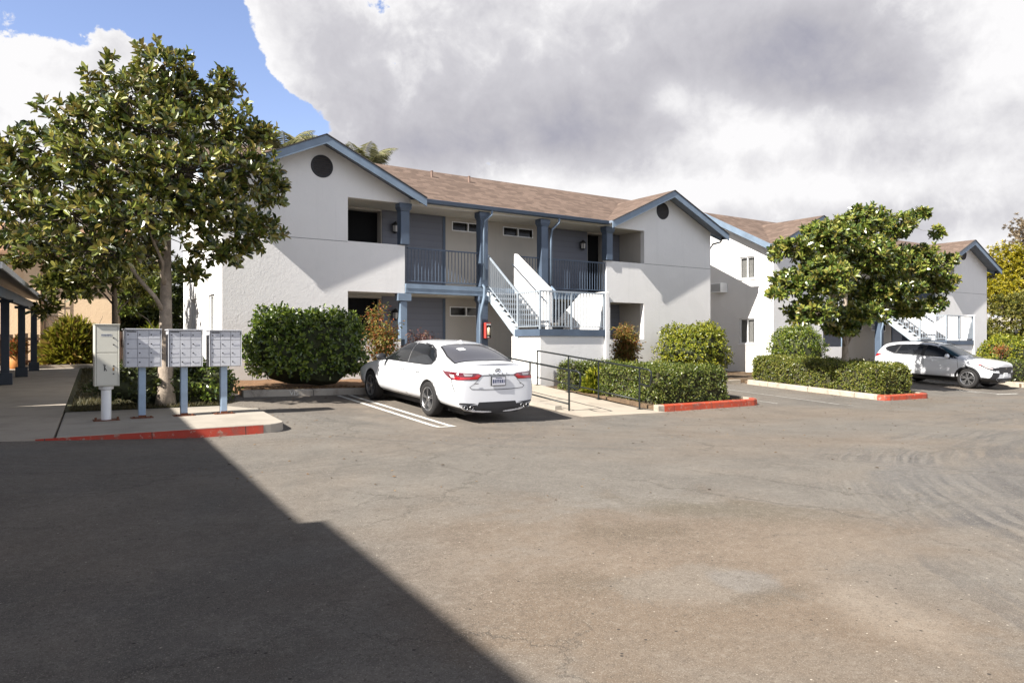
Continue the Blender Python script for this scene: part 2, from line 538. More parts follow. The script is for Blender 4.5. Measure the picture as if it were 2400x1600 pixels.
    c = mix(nt, ramp(nt, med, [(.34, (.42, .42, .42)), (.5, (0, 0, 0))]), c, (.09, .074, .06))
    c = mix(nt, ramp(nt, med, [(.52, (0, 0, 0)), (.66, (.36, .36, .36))]), c, (.27, .24, .2))
    c = mix(nt, ramp(nt, fine, [(.30, (.7, .7, .7)), (.5, (0, 0, 0))]), c, (.075, .062, .05))
    c = mix(nt, ramp(nt, grit, [(.56, (0, 0, 0)), (.70, (.85, .85, .85))]), c, (.36, .32, .26))
    vs = nt.nodes.new('ShaderNodeTexVoronoi'); vs.feature = 'F1'; setin(vs, Scale=7)
    nt.links.new(co, vs.inputs['Vector'])
    c = mix(nt, ramp(nt, vs.outputs[0], [(.05, (1, 1, 1)), (.075, (0, 0, 0))]), c, (.05, .042, .036))
    vs2 = nt.nodes.new('ShaderNodeTexVoronoi'); vs2.feature = 'F1'; setin(vs2, Scale=8.5)
    nt.links.new(co, vs2.inputs['Vector'])
    c = mix(nt, ramp(nt, vs2.outputs[0], [(.035, (.9, .9, .9)), (.055, (0, 0, 0))]), c, (.5, .44, .36))
    nt.links.new(c, b.inputs['Base Color'])
    setin(b, Roughness=0.9)
    b.inputs['Specular IOR Level'].default_value = 0.25
    h = math_(nt, 'ADD', math_(nt, 'MULTIPLY', fine, 1.0), math_(nt, 'MULTIPLY', grit, .6))
    h = math_(nt, 'SUBTRACT', h, math_(nt, 'MULTIPLY', ck, 2.0))
    bump(nt, b, h, 0.4, 0.006)
    return m

def ground():
    xs = [-600, -250, -100, -50, -30, -18, -10] + [-6 + .4 * i for i in range(0, 106)] + [40, 50, 65, 90, 150, 300, 800]
    ys = [-300, -100, -50, -25, -12, -6] + [-3 + .4 * i for i in range(0, 58)] + [22, 26, 32, 42, 60, 90, 150, 300, 800]
    verts = [(x, y, gz(x, y)) for y in ys for x in xs]
    nx = len(xs)
    faces = [(j * nx + i, j * nx + i + 1, (j + 1) * nx + i + 1, (j + 1) * nx + i) for j in range(len(ys) - 1) for i in range(nx - 1)]
    me = bpy.data.meshes.new('ground'); me.from_pydata(verts, [], faces)
    tag(link('ground', me, asphalt_mat(), smooth=True), kind='structure')
ground()

def strip_on_ground(mb, a, b, w, lift=.008):
    a = Vector(a); b = Vector(b); d = b - a; n = max(1, int(d.length / .2))
    s = Vector((-d.y, d.x)).normalized() * w / 2
    prev = None
    for i in range(n + 1):
        p = a + d * i / n
        q = [self_v for self_v in (mb.bm.verts.new((p.x - s.x, p.y - s.y, gz(p.x - s.x, p.y - s.y) + lift)),
                                   mb.bm.verts.new((p.x + s.x, p.y + s.y, gz(p.x + s.x, p.y + s.y) + lift)))]
        if prev: mb.face([prev[0], prev[1], q[1], q[0]])
        prev = q

def stripes(lines, mat=None):
    mb = MB()
    for a, b, w in lines: strip_on_ground(mb, a, b, w)
    tag(mb.build('parking_line', mat or M_LINE), kind='structure')
stripes([((5.90, 11.17), (5.90, 16.2), .10), ((6.18, 11.27), (6.18, 16.2), .10), ((5.95, 11.22), (6.23, 11.22), .10)])
stripes([((16.55, 12.2), (16.55, 16.2), .09)], M_LINEF)
stripes([((27.55, 12.1), (27.55, 13.4), .09), ((28.0, 11.7), (28.0, 13.0), .10), ((27.7, 11.62), (29.3, 11.62), .10)])
stripes([((18.1, 11.0), (18.1, 16.2), .09)], M_LINEF)

def kerb(path, w, h, mat, name='kerb', topz=None, low=.2):
    """kerb along path (list of xy), its body on the left side of the path; follows the ground"""
    pts = []
    path = [Vector(p) for p in path]
    for a, b in zip(path, path[1:]):
        n = max(1, int((b - a).length / .25))
        for i in range(n): pts.append(a + (b - a) * i / n)
    pts.append(path[-1])
    mb = MB(); prev = None
    for i, p in enumerate(pts):
        d = (pts[min(i + 1, len(pts) - 1)] - pts[max(i - 1, 0)]).normalized()
        s = Vector((-d.y, d.x))
        g = gz(p.x, p.y)
        zt = (g + h) if topz is None else topz
        bev = .025
        ring = [mb.bm.verts.new((p.x, p.y, g - low)), mb.bm.verts.new((p.x + s.x * .012, p.y + s.y * .012, zt - bev)),
                mb.bm.verts.new((p.x + s.x * (.012 + bev), p.y + s.y * (.012 + bev), zt)),
                mb.bm.verts.new((p.x + s.x * w, p.y + s.y * w, zt)), mb.bm.verts.new((p.x + s.x * w, p.y + s.y * w, g - low))]
        if prev:
            for k in range(4): mb.face([prev[k], ring[k], ring[k + 1], prev[k + 1]])
        else: mb.face(ring)
        prev = ring
    mb.face(prev[::-1])
    return tag(mb.build(name, mat), kind='structure')

# pad under the mailboxes, with its rounded red kerb
PADZ = .2
corner = [(3.05 + .38 * math.sin(a), 12.04 - .38 * math.cos(a)) for a in [R(x) for x in range(0, 91, 15)]]
padpoly = [(.27, 11.66)] + corner + [(3.8, 15.9), (3.3, 15.95), (3.2, 15.5), (.5, 15.62)]
m = MB(); m.slab(padpoly, [], 'z', PADZ - .35, PADZ); tag(m.build('sidewalk', M_CONC, bevel=.02), kind='structure')
kerb([(-.02, 11.645), (.9, 11.645), (1.9, 11.645), (3.03, 11.645)], .012, 0, M_REDK, topz=PADZ - .012)
# lighter end of that kerb is bare concrete of the pad itself
# walkway past the porch, turned a few degrees
def wz(y): return PADZ + .0105 * max(0, y - 13)
m = MB()
wl = [(-.9, 11.6), (-1.3, 17), (-.75, 34.4)]
wr = [(.24, 11.66), (.56, 17), (1.62, 34.4)]
for (l0, r0), (l1, r1) in zip(zip(wl, wr), list(zip(wl, wr))[1:]):
    m.hexa([(l0[0] - 3, l0[1], -.3), (r0[0], r0[1], -.3), (r1[0], r1[1], -.3), (l1[0] - 3, l1[1], -.3),
            (l0[0] - 3, l0[1], wz(l0[1])), (r0[0], r0[1], wz(r0[1])), (r1[0], r1[1], wz(r1[1])), (l1[0] - 3, l1[1], wz(l1[1]))])
tag(m.build('walkway', concrete('walkway_concrete', (.37, .32, .26))), kind='structure')
m = MB(); m.box(-3, 4.2, 34.4, 34.6, .2, .56); tag(m.build('kerb', M_CONCL), kind='structure')

# stall kerb and beds
kerb([(3.82, 16.33), (9.7, 16.33)], .16, .15, M_KERB)
kerb([(15.92, 16.4), (20.25, 16.4)], .16, .14, M_KERBL)
kerb([(22.85, 16.4), (33.5, 16.4)], .16, .14, M_KERBL)
# centre planter kerbs
kerb([(12.36, 12.2), (15.6, 12.2), (15.82, 12.28), (15.92, 12.45)], .17, .165, M_REDOK)
kerb([(15.92, 12.45), (15.92, 16.4)], .16, .16, M_KERBL)
kerb([(12.17, 12.2), (12.36, 12.2)], .17, .165, M_KERBL)
# right planter kerbs
kerb([(20.25, 11.6), (20.34, 11.42), (20.5, 11.35), (22.5, 11.35), (22.72, 11.42), (22.8, 11.6)], .17, .15, M_REDOK)
kerb([(20.32, 16.2), (20.25, 14), (20.25, 11.6)], .17, .15, M_KERBL)
kerb([(22.8, 11.6), (22.8, 16.4)], .17, .15, M_KERBL)
# far right planter
kerb([(32.4, 16.4), (32.4, 13.2), (32.7, 12.75), (33.2, 12.6), (41, 12.6)], .2, .2, M_KERBL)

def soilmat(name, a, b_, scale=7):
    m, nt, b = new_mat(name)
    co = objco(nt)
    f = noise(nt, co, scale, 8, .75); f2 = noise(nt, co, 45, 4, .75)
    c = ramp(nt, f, [(.3, a), (.65, b_)])
    c = mix(nt, ramp(nt, f2, [(.55, (0, 0, 0)), (.7, (.8, .8, .8))]), c, tuple(x * 1.5 for x in b_))
    c = mix(nt, ramp(nt, f2, [(.3, (.9, .9, .9)), (.42, (0, 0, 0))]), c, tuple(x * .4 for x in a))
    nt.links.new(c, b.inputs['Base Color']); setin(b, Roughness=.95)
    bump(nt, b, f2, 1.0, .03)
    return m
M_SOIL = soilmat('orange_soil', (.13, .07, .035), (.3, .165, .08))
M_SOILD = soilmat('mulch', (.06, .04, .025), (.17, .11, .06))
def bed(x0, x1, y0, y1, zf, mat=None):
    m = MB(); m.sheet(x0, x1, y0, y1, lambda x, y: zf(x, y) + random.uniform(-.018, .018), max(2, int((x1 - x0) / .25)), max(2, int((y1 - y0) / .25)), .3)
    return tag(m.build('soil_bed', mat or M_SOIL, smooth=True), kind='structure')
bed(3.86, 9.68, 16.5, 19.99, lambda x, y: gz(x, 16.5) + .13 + .02 * (y - 16.5))
bed(-3, 4.1, 34.6, 40, lambda x, y: .5)
bed(3.86, 4.1, 20, 27, lambda x, y: .42)
bed(12.4, 15.74, 12.38, 16.4, lambda x, y: gz(x, y) + .1, M_SOILD)
bed(20.45, 22.62, 11.54, 16.4, lambda x, y: gz(x, y) + .1, M_SOILD)
bed(12.4, 33.5, 16.57, 18.9, lambda x, y: gz(x, 16.5) + .12, M_SOILD)
bed(14.95, 24.9, 18.9, 20.0, lambda x, y: gz(x, 16.5) + .13, M_SOILD)
bed(32.62, 41, 12.82, 16.4, lambda x, y: gz(x, y) + .16, M_SOILD)
bed(33.5, 52, 16.4, 24, lambda x, y: gz(x, 16.5) + .15, M_SOILD)
bed(22.95, 25.6, 20.0, 27, lambda x, y: .2, M_SOILD)

# ramp with its left kerb
m = MB()
def rampz(y): return max(gz(10.9, 11.95) + .006, -.172 + (y - 12.1) * .0885) if y < 19.4 else .45
ys = [11.9, 12.25, 12.7, 13.5, 15, 17.1, 18.5, 19.3, 19.95]
for a, b in zip(ys, ys[1:]):
    def zz(x, y): return max(rampz(y), gz(x, y) + .006)
    xa0 = 9.66 if a < 12.9 else 9.9; xb0 = 9.66 if b < 12.9 else 9.9
    m.hexa([(xa0, a, -.5), (12.15, a, -.5), (12.15, b, -.5), (xb0, b, -.5), (xa0, a, zz(xa0, a)), (12.15, a, zz(12.15, a)), (12.15, b, zz(12.15, b)), (xb0, b, zz(xb0, b))])
tag(m.build('ramp', M_CONCL), kind='structure')
m = MB()
for a, b in zip([12.95, 14, 15.2, 16.4, 18], [14, 15.2, 16.4, 18, 19.95]):
    m.hexa([(9.72, a, -.5), (9.9, a, -.5), (9.9, b, -.5), (9.72, b, -.5)] + [(x, y, max(rampz(y) + .05, gz(9.8, y) + .1)) for x, y in ((9.72, a), (9.9, a), (9.9, b), (9.72, b))])
tag(m.build('kerb', M_CONC), kind='structure')

# lettering painted on the stall kerb
def textmesh(body, size, name='lettering', depth=.002):
    cu = bpy.data.curves.new(name, 'FONT'); cu.body = body; cu.size = size; cu.extrude = depth
    cu.align_x = 'CENTER'; cu.align_y = 'CENTER'; cu.resolution_u = 3
    o = bpy.data.objects.new(name, cu); COL.objects.link(o)
    dg = bpy.context.evaluated_depsgraph_get()
    me = bpy.data.meshes.new_from_object(o.evaluated_get(dg))
    bpy.data.objects.remove(o)
    me.name = name
    me.materials.clear()
    return me
me = textmesh('VIS', .15)
me.transform(Matrix.Translation((4.92, 16.337, gz(4.92, 16.33) + .065)) @ Matrix.Rotation(R(90), 4, 'X'))
tag(link('kerb_marking', me, M_LINE), kind='structure')

# lawn strip between walkway and pad
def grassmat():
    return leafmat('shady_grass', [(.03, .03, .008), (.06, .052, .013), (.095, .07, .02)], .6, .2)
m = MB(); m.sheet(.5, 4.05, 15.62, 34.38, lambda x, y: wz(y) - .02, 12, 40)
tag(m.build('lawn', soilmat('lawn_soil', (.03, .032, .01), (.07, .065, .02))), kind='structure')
def blades(name, n, fx, zf, h, mat):
    p = fx(n); a = RNG.uniform(0, 2 * np.pi, n)
    hh = h * RNG.uniform(.5, 1.2, n); w = .008
    z = np.array([zf(x, y) for x, y in p])
    dx, dy = np.cos(a) * w, np.sin(a) * w
    lean = RNG.normal(0, .4, (n, 2)) * hh[:, None]
    v = np.zeros((n, 3, 3))
    v[:, 0] = np.stack([p[:, 0] - dx, p[:, 1] - dy, z], 1); v[:, 1] = np.stack([p[:, 0] + dx, p[:, 1] + dy, z], 1)
    v[:, 2] = np.stack([p[:, 0] + lean[:, 0], p[:, 1] + lean[:, 1], z + hh], 1)
    me = bpy.data.meshes.new(name)
    me.from_pydata(v.reshape(-1, 3).tolist(), [], np.arange(3 * n).reshape(-1, 3).tolist())
    return link(name, me, mat)
def lawnpts(n):
    y = 15.65 + (RNG.uniform(0, 1, n) ** 1.6) * 18.5
    x = .5 + .0615 * (y - 15.6) + .08 + RNG.uniform(0, 1, n) * (3.0 - .0615 * (y - 15.6))
    return np.stack([x, y], 1)
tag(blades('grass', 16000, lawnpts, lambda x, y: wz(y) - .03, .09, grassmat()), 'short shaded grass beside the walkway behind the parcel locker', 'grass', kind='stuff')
# ---------------------------------------------------------------- apartment building (world coordinates of the first one)
ZG, ZF2 = .45, 3.24
EAVE_Y, EAVE_Z, RIDGE_Y, RIDGE_Z = 19.80, 5.80, 23.4, 7.62
RK = (RIDGE_Z - EAVE_Z) / (RIDGE_Y - EAVE_Y)
GL, GR, GH, GZ = 6.74, 20.2, 3.04, 7.20
def make_building():
    B = empty('apartment_building', (13.5, 22.5, 0), 'white stucco apartment building with blue trim behind the white sedan, nearest of the two', 'building', 'two storey apartment buildings')
    # front wall: one sheet with all its openings
    gp = (GZ - EAVE_Z) / GH
    def gzr(c, x): return GZ - abs(x - c) * gp - .10
    out = [(4.14, -.4), (9.36, -.4), (9.36, 1.57), (7.57, 1.57), (7.57, 2.95), (9.36, 2.95), (9.36, 4.39), (7.57, 4.39), (7.57, 5.65),
           (19.19, 5.65), (19.19, 4.42), (17.32, 4.42), (17.32, -.4), (22.83, -.4), (22.83, gzr(GR, 22.83)), (GR, GZ - .10), (17.45, gzr(GR, 17.45)),
           (17.3, 5.76), (9.65, 5.76), (9.5, gzr(GL, 9.5)), (GL, GZ - .10), (4.14, gzr(GL, 4.14))]
    m = MB(); m.slab(out, [[(17.5, 1.58), (19.17, 1.58), (19.17, 2.93), (17.5, 2.93)]], 'y', 20.0, 20.2)
    m.build('wall', M_STUCCO, B)
    # side walls with window openings, and the back
    for x0, x1 in ((4.14, 4.34), (22.63, 22.83)):
        holes = []
        for ya, yb in ((20.95, 21.75), (23.7, 24.4)):
            holes += [[(ya, 4.5), (yb, 4.5), (yb, 5.45), (ya, 5.45)], [(ya, 1.72), (yb, 1.72), (yb, 2.8), (ya, 2.8)]]
        m = MB(); m.slab([(20.2, -.4), (25.8, -.4), (25.8, 6.25), (RIDGE_Y, RIDGE_Z - .14), (20.2, EAVE_Z + (20.2 - EAVE_Y) * RK - .14)], holes, 'x', x0, x1)
        m.build('wall', M_STUCCO, B)
        xo = x0 if x0 < 10 else x1
        sg = -1 if x0 < 10 else 1
        for h in holes:
            (ya, za), (yb, zb) = h[0], h[2]
            m = MB()
            for q in ((ya, yb, za, za + .05), (ya, yb, zb - .05, zb), (ya, ya + .05, za + .05, zb - .05), (yb - .05, yb, za + .05, zb - .05), ((ya + yb) / 2 - .025, (ya + yb) / 2 + .025, za + .05, zb - .05)):
                m.box(min(xo - sg * .12, xo - sg * .05), max(xo - sg * .12, xo - sg * .05), *q)
            m.box(min(xo - sg * .05, xo + sg * .04), max(xo - sg * .05, xo + sg * .04), ya - .05, yb + .05, za - .05, za)
            f = m.build('window', M_WHITEP, B)
            m = MB(); m.box(min(xo - sg * .1, xo - sg * .09), max(xo - sg * .1, xo - sg * .09), ya, yb, za, zb); m.build('pane', M_GLASST, f)
            m = MB()
            n = 12
            for k in range(n):
                y0 = ya + (yb - ya) * (.22 + .78 * k / n)
                m.box(min(xo - sg * .18, xo - sg * .15), max(xo - sg * .18, xo - sg * .15), y0, y0 + .045, za, zb)
            m.build('curtain', M_CURTAIN, f)
    m = MB(); m.box(4.34, 22.63, 25.6, 25.8, -.4, 6.24); m.build('wall', M_STUCCO, B)
    # recess: jambs, ceiling, back wall
    m = MB(); m.box(7.37, 7.57, 20.2, 21.38, .45, 2.93); m.box(7.37, 7.57, 20.2, 21.38, 3.26, 5.66); m.build('wall', M_STUCCO, B)
    m = MB(); m.box(19.19, 19.39, 20.2, 21.38, .45, 2.93); m.box(19.19, 19.39, 20.2, 21.38, 3.26, 5.66); m.build('wall', M_BEIGE, B)
    m = MB(); m.box(7.37, 19.39, 20.2, 21.75, 5.66, 5.74); m.build('ceiling', M_CREAM, B)
    holes = []
    for z0, z1 in ((.45, 2.86), (3.24, 5.6)):
        holes += [[(7.75, z0), (9.19, z0), (9.19, z1), (7.75, z1)], [(17.6, z0), (18.38, z0), (18.38, z1), (17.6, z1)]]
    wins = [(11.76, 12.96, 5.24, 5.5), (13.8, 15.02, 5.24, 5.5), (11.68, 12.9, 2.38, 2.64), (13.8, 15.02, 2.38, 2.64)]
    holes += [[(a, c), (b, c), (b, d), (a, d)] for a, b, c, d in wins]
    m = MB(); m.slab([(7.37, .2), (19.39, .2), (19.39, 5.66), (7.37, 5.66)], holes, 'y', 21.4, 21.75); m.build('wall', M_BEIGE, B)
    for (x0, x1) in ((7.75, 9.19), (17.6, 18.38)):
        for z0, z1 in ((.45, 2.86), (3.26, 5.6)):
            m = MB(); m.box(x0, x1, 21.70, 21.74, z0, z1)
            m.box(x0 + .12, x1 - .12, 21.685, 21.70, z0 + .15, z0 + 1.0); m.box(x0 + .12, x1 - .12, 21.685, 21.70, z0 + 1.15, z1 - .15)
            d = m.build('door', M_DOOR, B)
            m = MB(); m.lathe([(.0, -.06), (.03, -.05), (.03, -.02), (.012, -.015), (.012, 0)], (x0 + .1, 21.70, z0 + 1.0), 'y', 10)
            m.build('handle', plain('knob_metal', (.4, .38, .33), .3, 0, metal=1.0), d)
    for (a, b, c, d) in wins:
        m = MB()
        for q in ((a - .03, b + .03, c - .03, c), (a - .03, b + .03, d, d + .03), (a - .03, a, c, d), (b, b + .03, c, d), ((a + b) / 2 - .02, (a + b) / 2 + .02, c, d)):
            m.box(q[0], q[1], 21.375, 21.45, q[2], q[3])
        f = m.build('window', M_WHITEP, B)
        m = MB(); m.box(a, b, 21.46, 21.47, c, d); m.build('pane', M_DIMGLASS, f)
    # grey siding on parts of the back wall
    for z0, z1 in ((.45, 2.93), (3.26, 5.65)):
        for xa, xb in ((7.58, 7.72), (9.22, 11.38), (15.72, 17.56), (18.42, 19.18)):
            m = MB(); m.box(xa, xb, 21.37, 21.398, z0, z1); m.build('siding', M_SIDING, B)
        m = MB(); m.box(11.38, 11.47, 21.35, 21.398, z0, z1); m.build('trim', M_BLUE, B)
        m = MB(); m.box(15.63, 15.72, 21.35, 21.398, z0, z1); m.build('trim', M_BLUE, B)
    # floors
    m = MB(); m.box(7.37, 19.39, 20.2, 21.75, -.4, .45); m.box(9.37, 17.31, 19.99, 20.2, -.4, .45); m.build('floor_slab', M_CONC, B)
    m = MB(); m.box(7.57, 19.19, 20.2, 21.4, 2.95, 3.24); m.build('floor_slab', M_CREAM, B)
    m = MB(); m.box(9.37, 17.31, 19.95, 20.19, 2.96, 3.24); m.box(9.37, 17.31, 19.93, 19.95, 3.1, 3.24); m.build('balcony_beam', M_BLUEL, B)
    # columns with capitals
    for cx, zlo in ((9.33, 4.41), (12.1, .45), (14.5, .45), (17.4, 4.44)):
        for (z0, z1) in (((zlo, 5.64),) if zlo > 3 else ((.45, 2.95), (3.25, 5.64))):
            w = .14
            m = MB(); m.box(cx - w, cx + w, 19.9, 20.18, z0, z1 - .24)
            m.hexa([(cx - w, 19.9, z1 - .24), (cx + w, 19.9, z1 - .24), (cx + w, 20.18, z1 - .24), (cx - w, 20.18, z1 - .24),
                    (cx - .2, 19.86, z1 - .14), (cx + .2, 19.86, z1 - .14), (cx + .2, 20.19, z1 - .14), (cx - .2, 20.19, z1 - .14)])
            m.box(cx - .2, cx + .2, 19.86, 20.19, z1 - .14, z1)
            m.build('column', M_BLUE, B, bevel=.01)
    m = MB(); m.box(9.22, 9.44, 20.0, 20.19, .5, 2.7); m.box(9.12, 9.56, 19.95, 20.19, 2.72, 2.94); m.build('column', M_BLUEL, B, bevel=.01)
    # railings of the balcony
    for x0, x1 in ((9.47, 11.95), (13.5, 14.35), (14.65, 17.3)):
        m = MB()
        m.box(x0, x1, 20.03, 20.08, 4.31, 4.35); m.box(x0, x1, 20.04, 20.07, 3.32, 3.35)
        n = int((x1 - x0) / .115)
        for k in range(n + 1):
            x = x0 + .02 + (x1 - x0 - .04) * k / n
            m.box(x - .009, x + .009, 20.046, 20.064, 3.35, 4.31)
        m.build('railing', M_BLUE, B)
    # round louvred vents
    for cx, cz in ((6.81, 6.43), (20.15, 6.49)):
        m = MB(); m.lathe([(.27, 0), (.27, -.02), (.31, -.025), (.32, -.005), (.32, .02)], (cx, 19.995, cz), 'y', 40)
        m.lathe([(.0, -.002), (.268, -.001)], (cx, 19.995, cz), 'y', 40)
        v = m.build('vent', plain('vent_frame', (.015, .014, .016), .6, .1), B)
        m = MB()
        for k in range(8):
            z = -.225 + k * .064; hw = math.sqrt(.262 ** 2 - z ** 2)
            m.hexa([(cx - hw, 19.985, cz + z - .018), (cx + hw, 19.985, cz + z - .018), (cx + hw, 19.99, cz + z - .018), (cx - hw, 19.99, cz + z - .018),
                    (cx - hw, 19.965, cz + z + .012), (cx + hw, 19.965, cz + z + .012), (cx + hw, 19.97, cz + z + .012), (cx - hw, 19.97, cz + z + .012)])
        m.build('louvre', plain('louvre', (.03, .027, .029), .6, .1), v)
    # control joint
    m = MB(); m.box(4.15, 7.56, 19.996, 20.01, 4.362, 4.376); m.build('joint', plain('joint', (.14, .14, .14), .8, 0), B)
    m = MB(); m.box(19.2, 22.82, 19.996, 20.01, 4.412, 4.426); m.build('joint', plain('joint', (.14, .14, .14), .8, 0), B)
    # ---- roof
    TH_ = .085
    def rslab(pts, mats, name='roof'):
        m = MB(); v = [m.bm.verts.new(p) for p in pts]; f = m.face(v)
        lo = [m.bm.verts.new((p[0], p[1], p[2] - TH_)) for p in pts]
        n = len(pts); m.mi = 1
        m.face(lo[::-1])
        for i in range(n): m.face([v[i], lo[i], lo[(i + 1) % n], v[(i + 1) % n]])
        bmesh.ops.recalc_face_normals(m.bm, faces=m.bm.faces[:])
        return m
    def mz(y): return EAVE_Z + (y - EAVE_Y) * RK
    yv = EAVE_Y + (GZ - EAVE_Z) / RK
    front = [(GL + GH, EAVE_Y), (GR - GH, EAVE_Y), (GR, yv), (GR + GH, EAVE_Y), (GR + GH, RIDGE_Y), (GL - GH, RIDGE_Y), (GL - GH, EAVE_Y), (GL, yv)]
    m = rslab([(x, y, mz(y)) for x, y in front], None); m.build('roof', [M_SHX, M_SOFFIT], B, fixn=False)
    m = rslab([(GL - GH, RIDGE_Y, RIDGE_Z - .004), (GR + GH, RIDGE_Y, RIDGE_Z - .004), (GR + GH, 26.3, 6.15), (GL - GH, 26.3, 6.15)], None); m.build('roof', [M_SHX, M_SOFFIT], B, fixn=False)
    yf = 19.46
    for c in (GL, GR):
        for s in (-1, 1):
            pts = [(c, yf, GZ), (c + s * GH, yf, EAVE_Z), (c + s * GH, EAVE_Y, EAVE_Z), (c, yv + .02, GZ)]
            if s > 0: pts = pts[::-1]
            m = rslab(pts, None); m.build('roof', [M_SHY, M_SOFFIT], B, fixn=False)
            # barge board in front, fitted under the shingle edge
            k = (GZ - EAVE_Z) / GH
            d = .235
            m = MB()
            a = (c, GZ - .03); b = (c + s * (GH + .03), EAVE_Z - .03 - .03 * k)
            m.hexa([(a[0], yf - .045, a[1] - d), (b[0], yf - .045, b[1] - d), (b[0], yf - .004, b[1] - d), (a[0], yf - .004, a[1] - d),
                    (a[0], yf - .045, a[1]), (b[0], yf - .045, b[1]), (b[0], yf - .004, b[1]), (a[0], yf - .004, a[1])])
            m.build('barge_board', M_BLUEL, B)
            m = MB()     # dark shingle edge over the board
            m.hexa([(a[0], yf - .075, a[1] + .004), (b[0], yf - .075, b[1] + .004), (b[0], yf - .002, b[1] + .004), (a[0], yf - .002, a[1] + .004),
                    (a[0], yf - .075, a[1] + .034), (b[0], yf - .075, b[1] + .034), (b[0], yf - .002, b[1] + .034), (a[0], yf - .002, a[1] + .034)])
            m.build('drip_edge', plain('shingle_edge', (.05, .045, .045), .9, .1), B)
    # boards on the gable ends of the main roof
    for x, s in ((GL - GH, -1), (GR + GH, 1)):
        for (ya, za, yb, zb) in ((EAVE_Y, EAVE_Z, RIDGE_Y, RIDGE_Z), (RIDGE_Y, RIDGE_Z, 26.3, 6.15)):
            x0, x1 = sorted((x + s * .004, x + s * .045))
            m = MB(); m.hexa([(x0, ya, za - .26), (x1, ya, za - .26), (x1, yb, zb - .26), (x0, yb, zb - .26), (x0, ya, za - .01), (x1, ya, za - .01), (x1, yb, zb - .01), (x0, yb, zb - .01)])
            m.build('barge_board', M_BLUEL, B)
        x0, x1 = sorted((x, x + s * .04))
        m = MB(); m.box(x0, x1, yf - .02, EAVE_Y, EAVE_Z - .2, EAVE_Z - .01); m.build('fascia', M_BLUE, B)
    # header beam under the gutter, gutter and downspouts
    m = MB(); m.box(9.5, 17.3, 19.86, 19.998, 5.655, 5.765); m.build('header_beam', M_CREAM, B)
    m = MB(); x0, x1 = GL + GH - .05, GR - GH + .05
    m.slab([(19.67, 5.69), (19.795, 5.67), (19.795, 5.80), (19.645, 5.80)], [], 'x', x0, x1); m.build('gutter', M_BLUE, B, bevel=.008)
    pl = 'downspout'
    m = MB(); m.tube([(12.28, 19.72, 5.68), (12.27, 19.73, 5.55), (12.05, 19.8, 5.36), (12.04, 19.82, 5.1), (12.04, 19.82, 3.45)], .038, 10); m.build(pl, M_BLUEL, B, smooth=True)
    m = MB(); m.tube([(12.03, 19.86, 3.3), (12.02, 19.76, 3.22), (12.0, 19.76, 2.9), (11.92, 19.78, 2.55), (11.91, 19.84, 2.3), (11.91, 19.84, .47)], .042, 10); m.build(pl, M_BLUEL, B, smooth=True)
    m = MB(); m.tube([(14.98, 19.72, 5.68), (14.97, 19.73, 5.55), (14.74, 19.8, 5.3), (14.72, 19.84, 5.05), (14.72, 19.84, 3.45)], .038, 10); m.build(pl, M_BLUEL, B, smooth=True)
    m = MB(); m.tube([(14.72, 19.84, 3.36), (14.8, 19.7, 3.2), (14.84, 19.72, 2.6), (14.84, 19.84, 2.3)], .042, 10); m.build(pl, M_BLUEL, B, smooth=True)
    m = MB(); m.tube([(23.2, 19.7, 5.7), (23.15, 19.75, 5.5), (22.92, 19.95, 5.42), (22.88, 20.1, 5.2), (22.88, 20.1, .2)], .038, 8); m.build(pl, M_DKBLUE, B, smooth=True)
    # roof pipes
    for x, y in ((11.6, 22.6), (13.1, 22.6)):
        m = MB(); z = mz(y); m.lathe([(.04, z - .1), (.04, z + .2), (.05, z + .2), (.05, z + .22)], (x, y, 0), 'z', 10); m.build('roof_vent_pipe', plain('pipe', (.2, .13, .1), .7, .1), B)
    return B
BLD = make_building()
BLD2 = copy_tree(BLD)
BLD2.location = BLD.location + Vector((21.5, -.9, -.31))
BLD2['label'] = 'white stucco apartment building with blue trim half hidden by the smaller magnolia and white SUV'

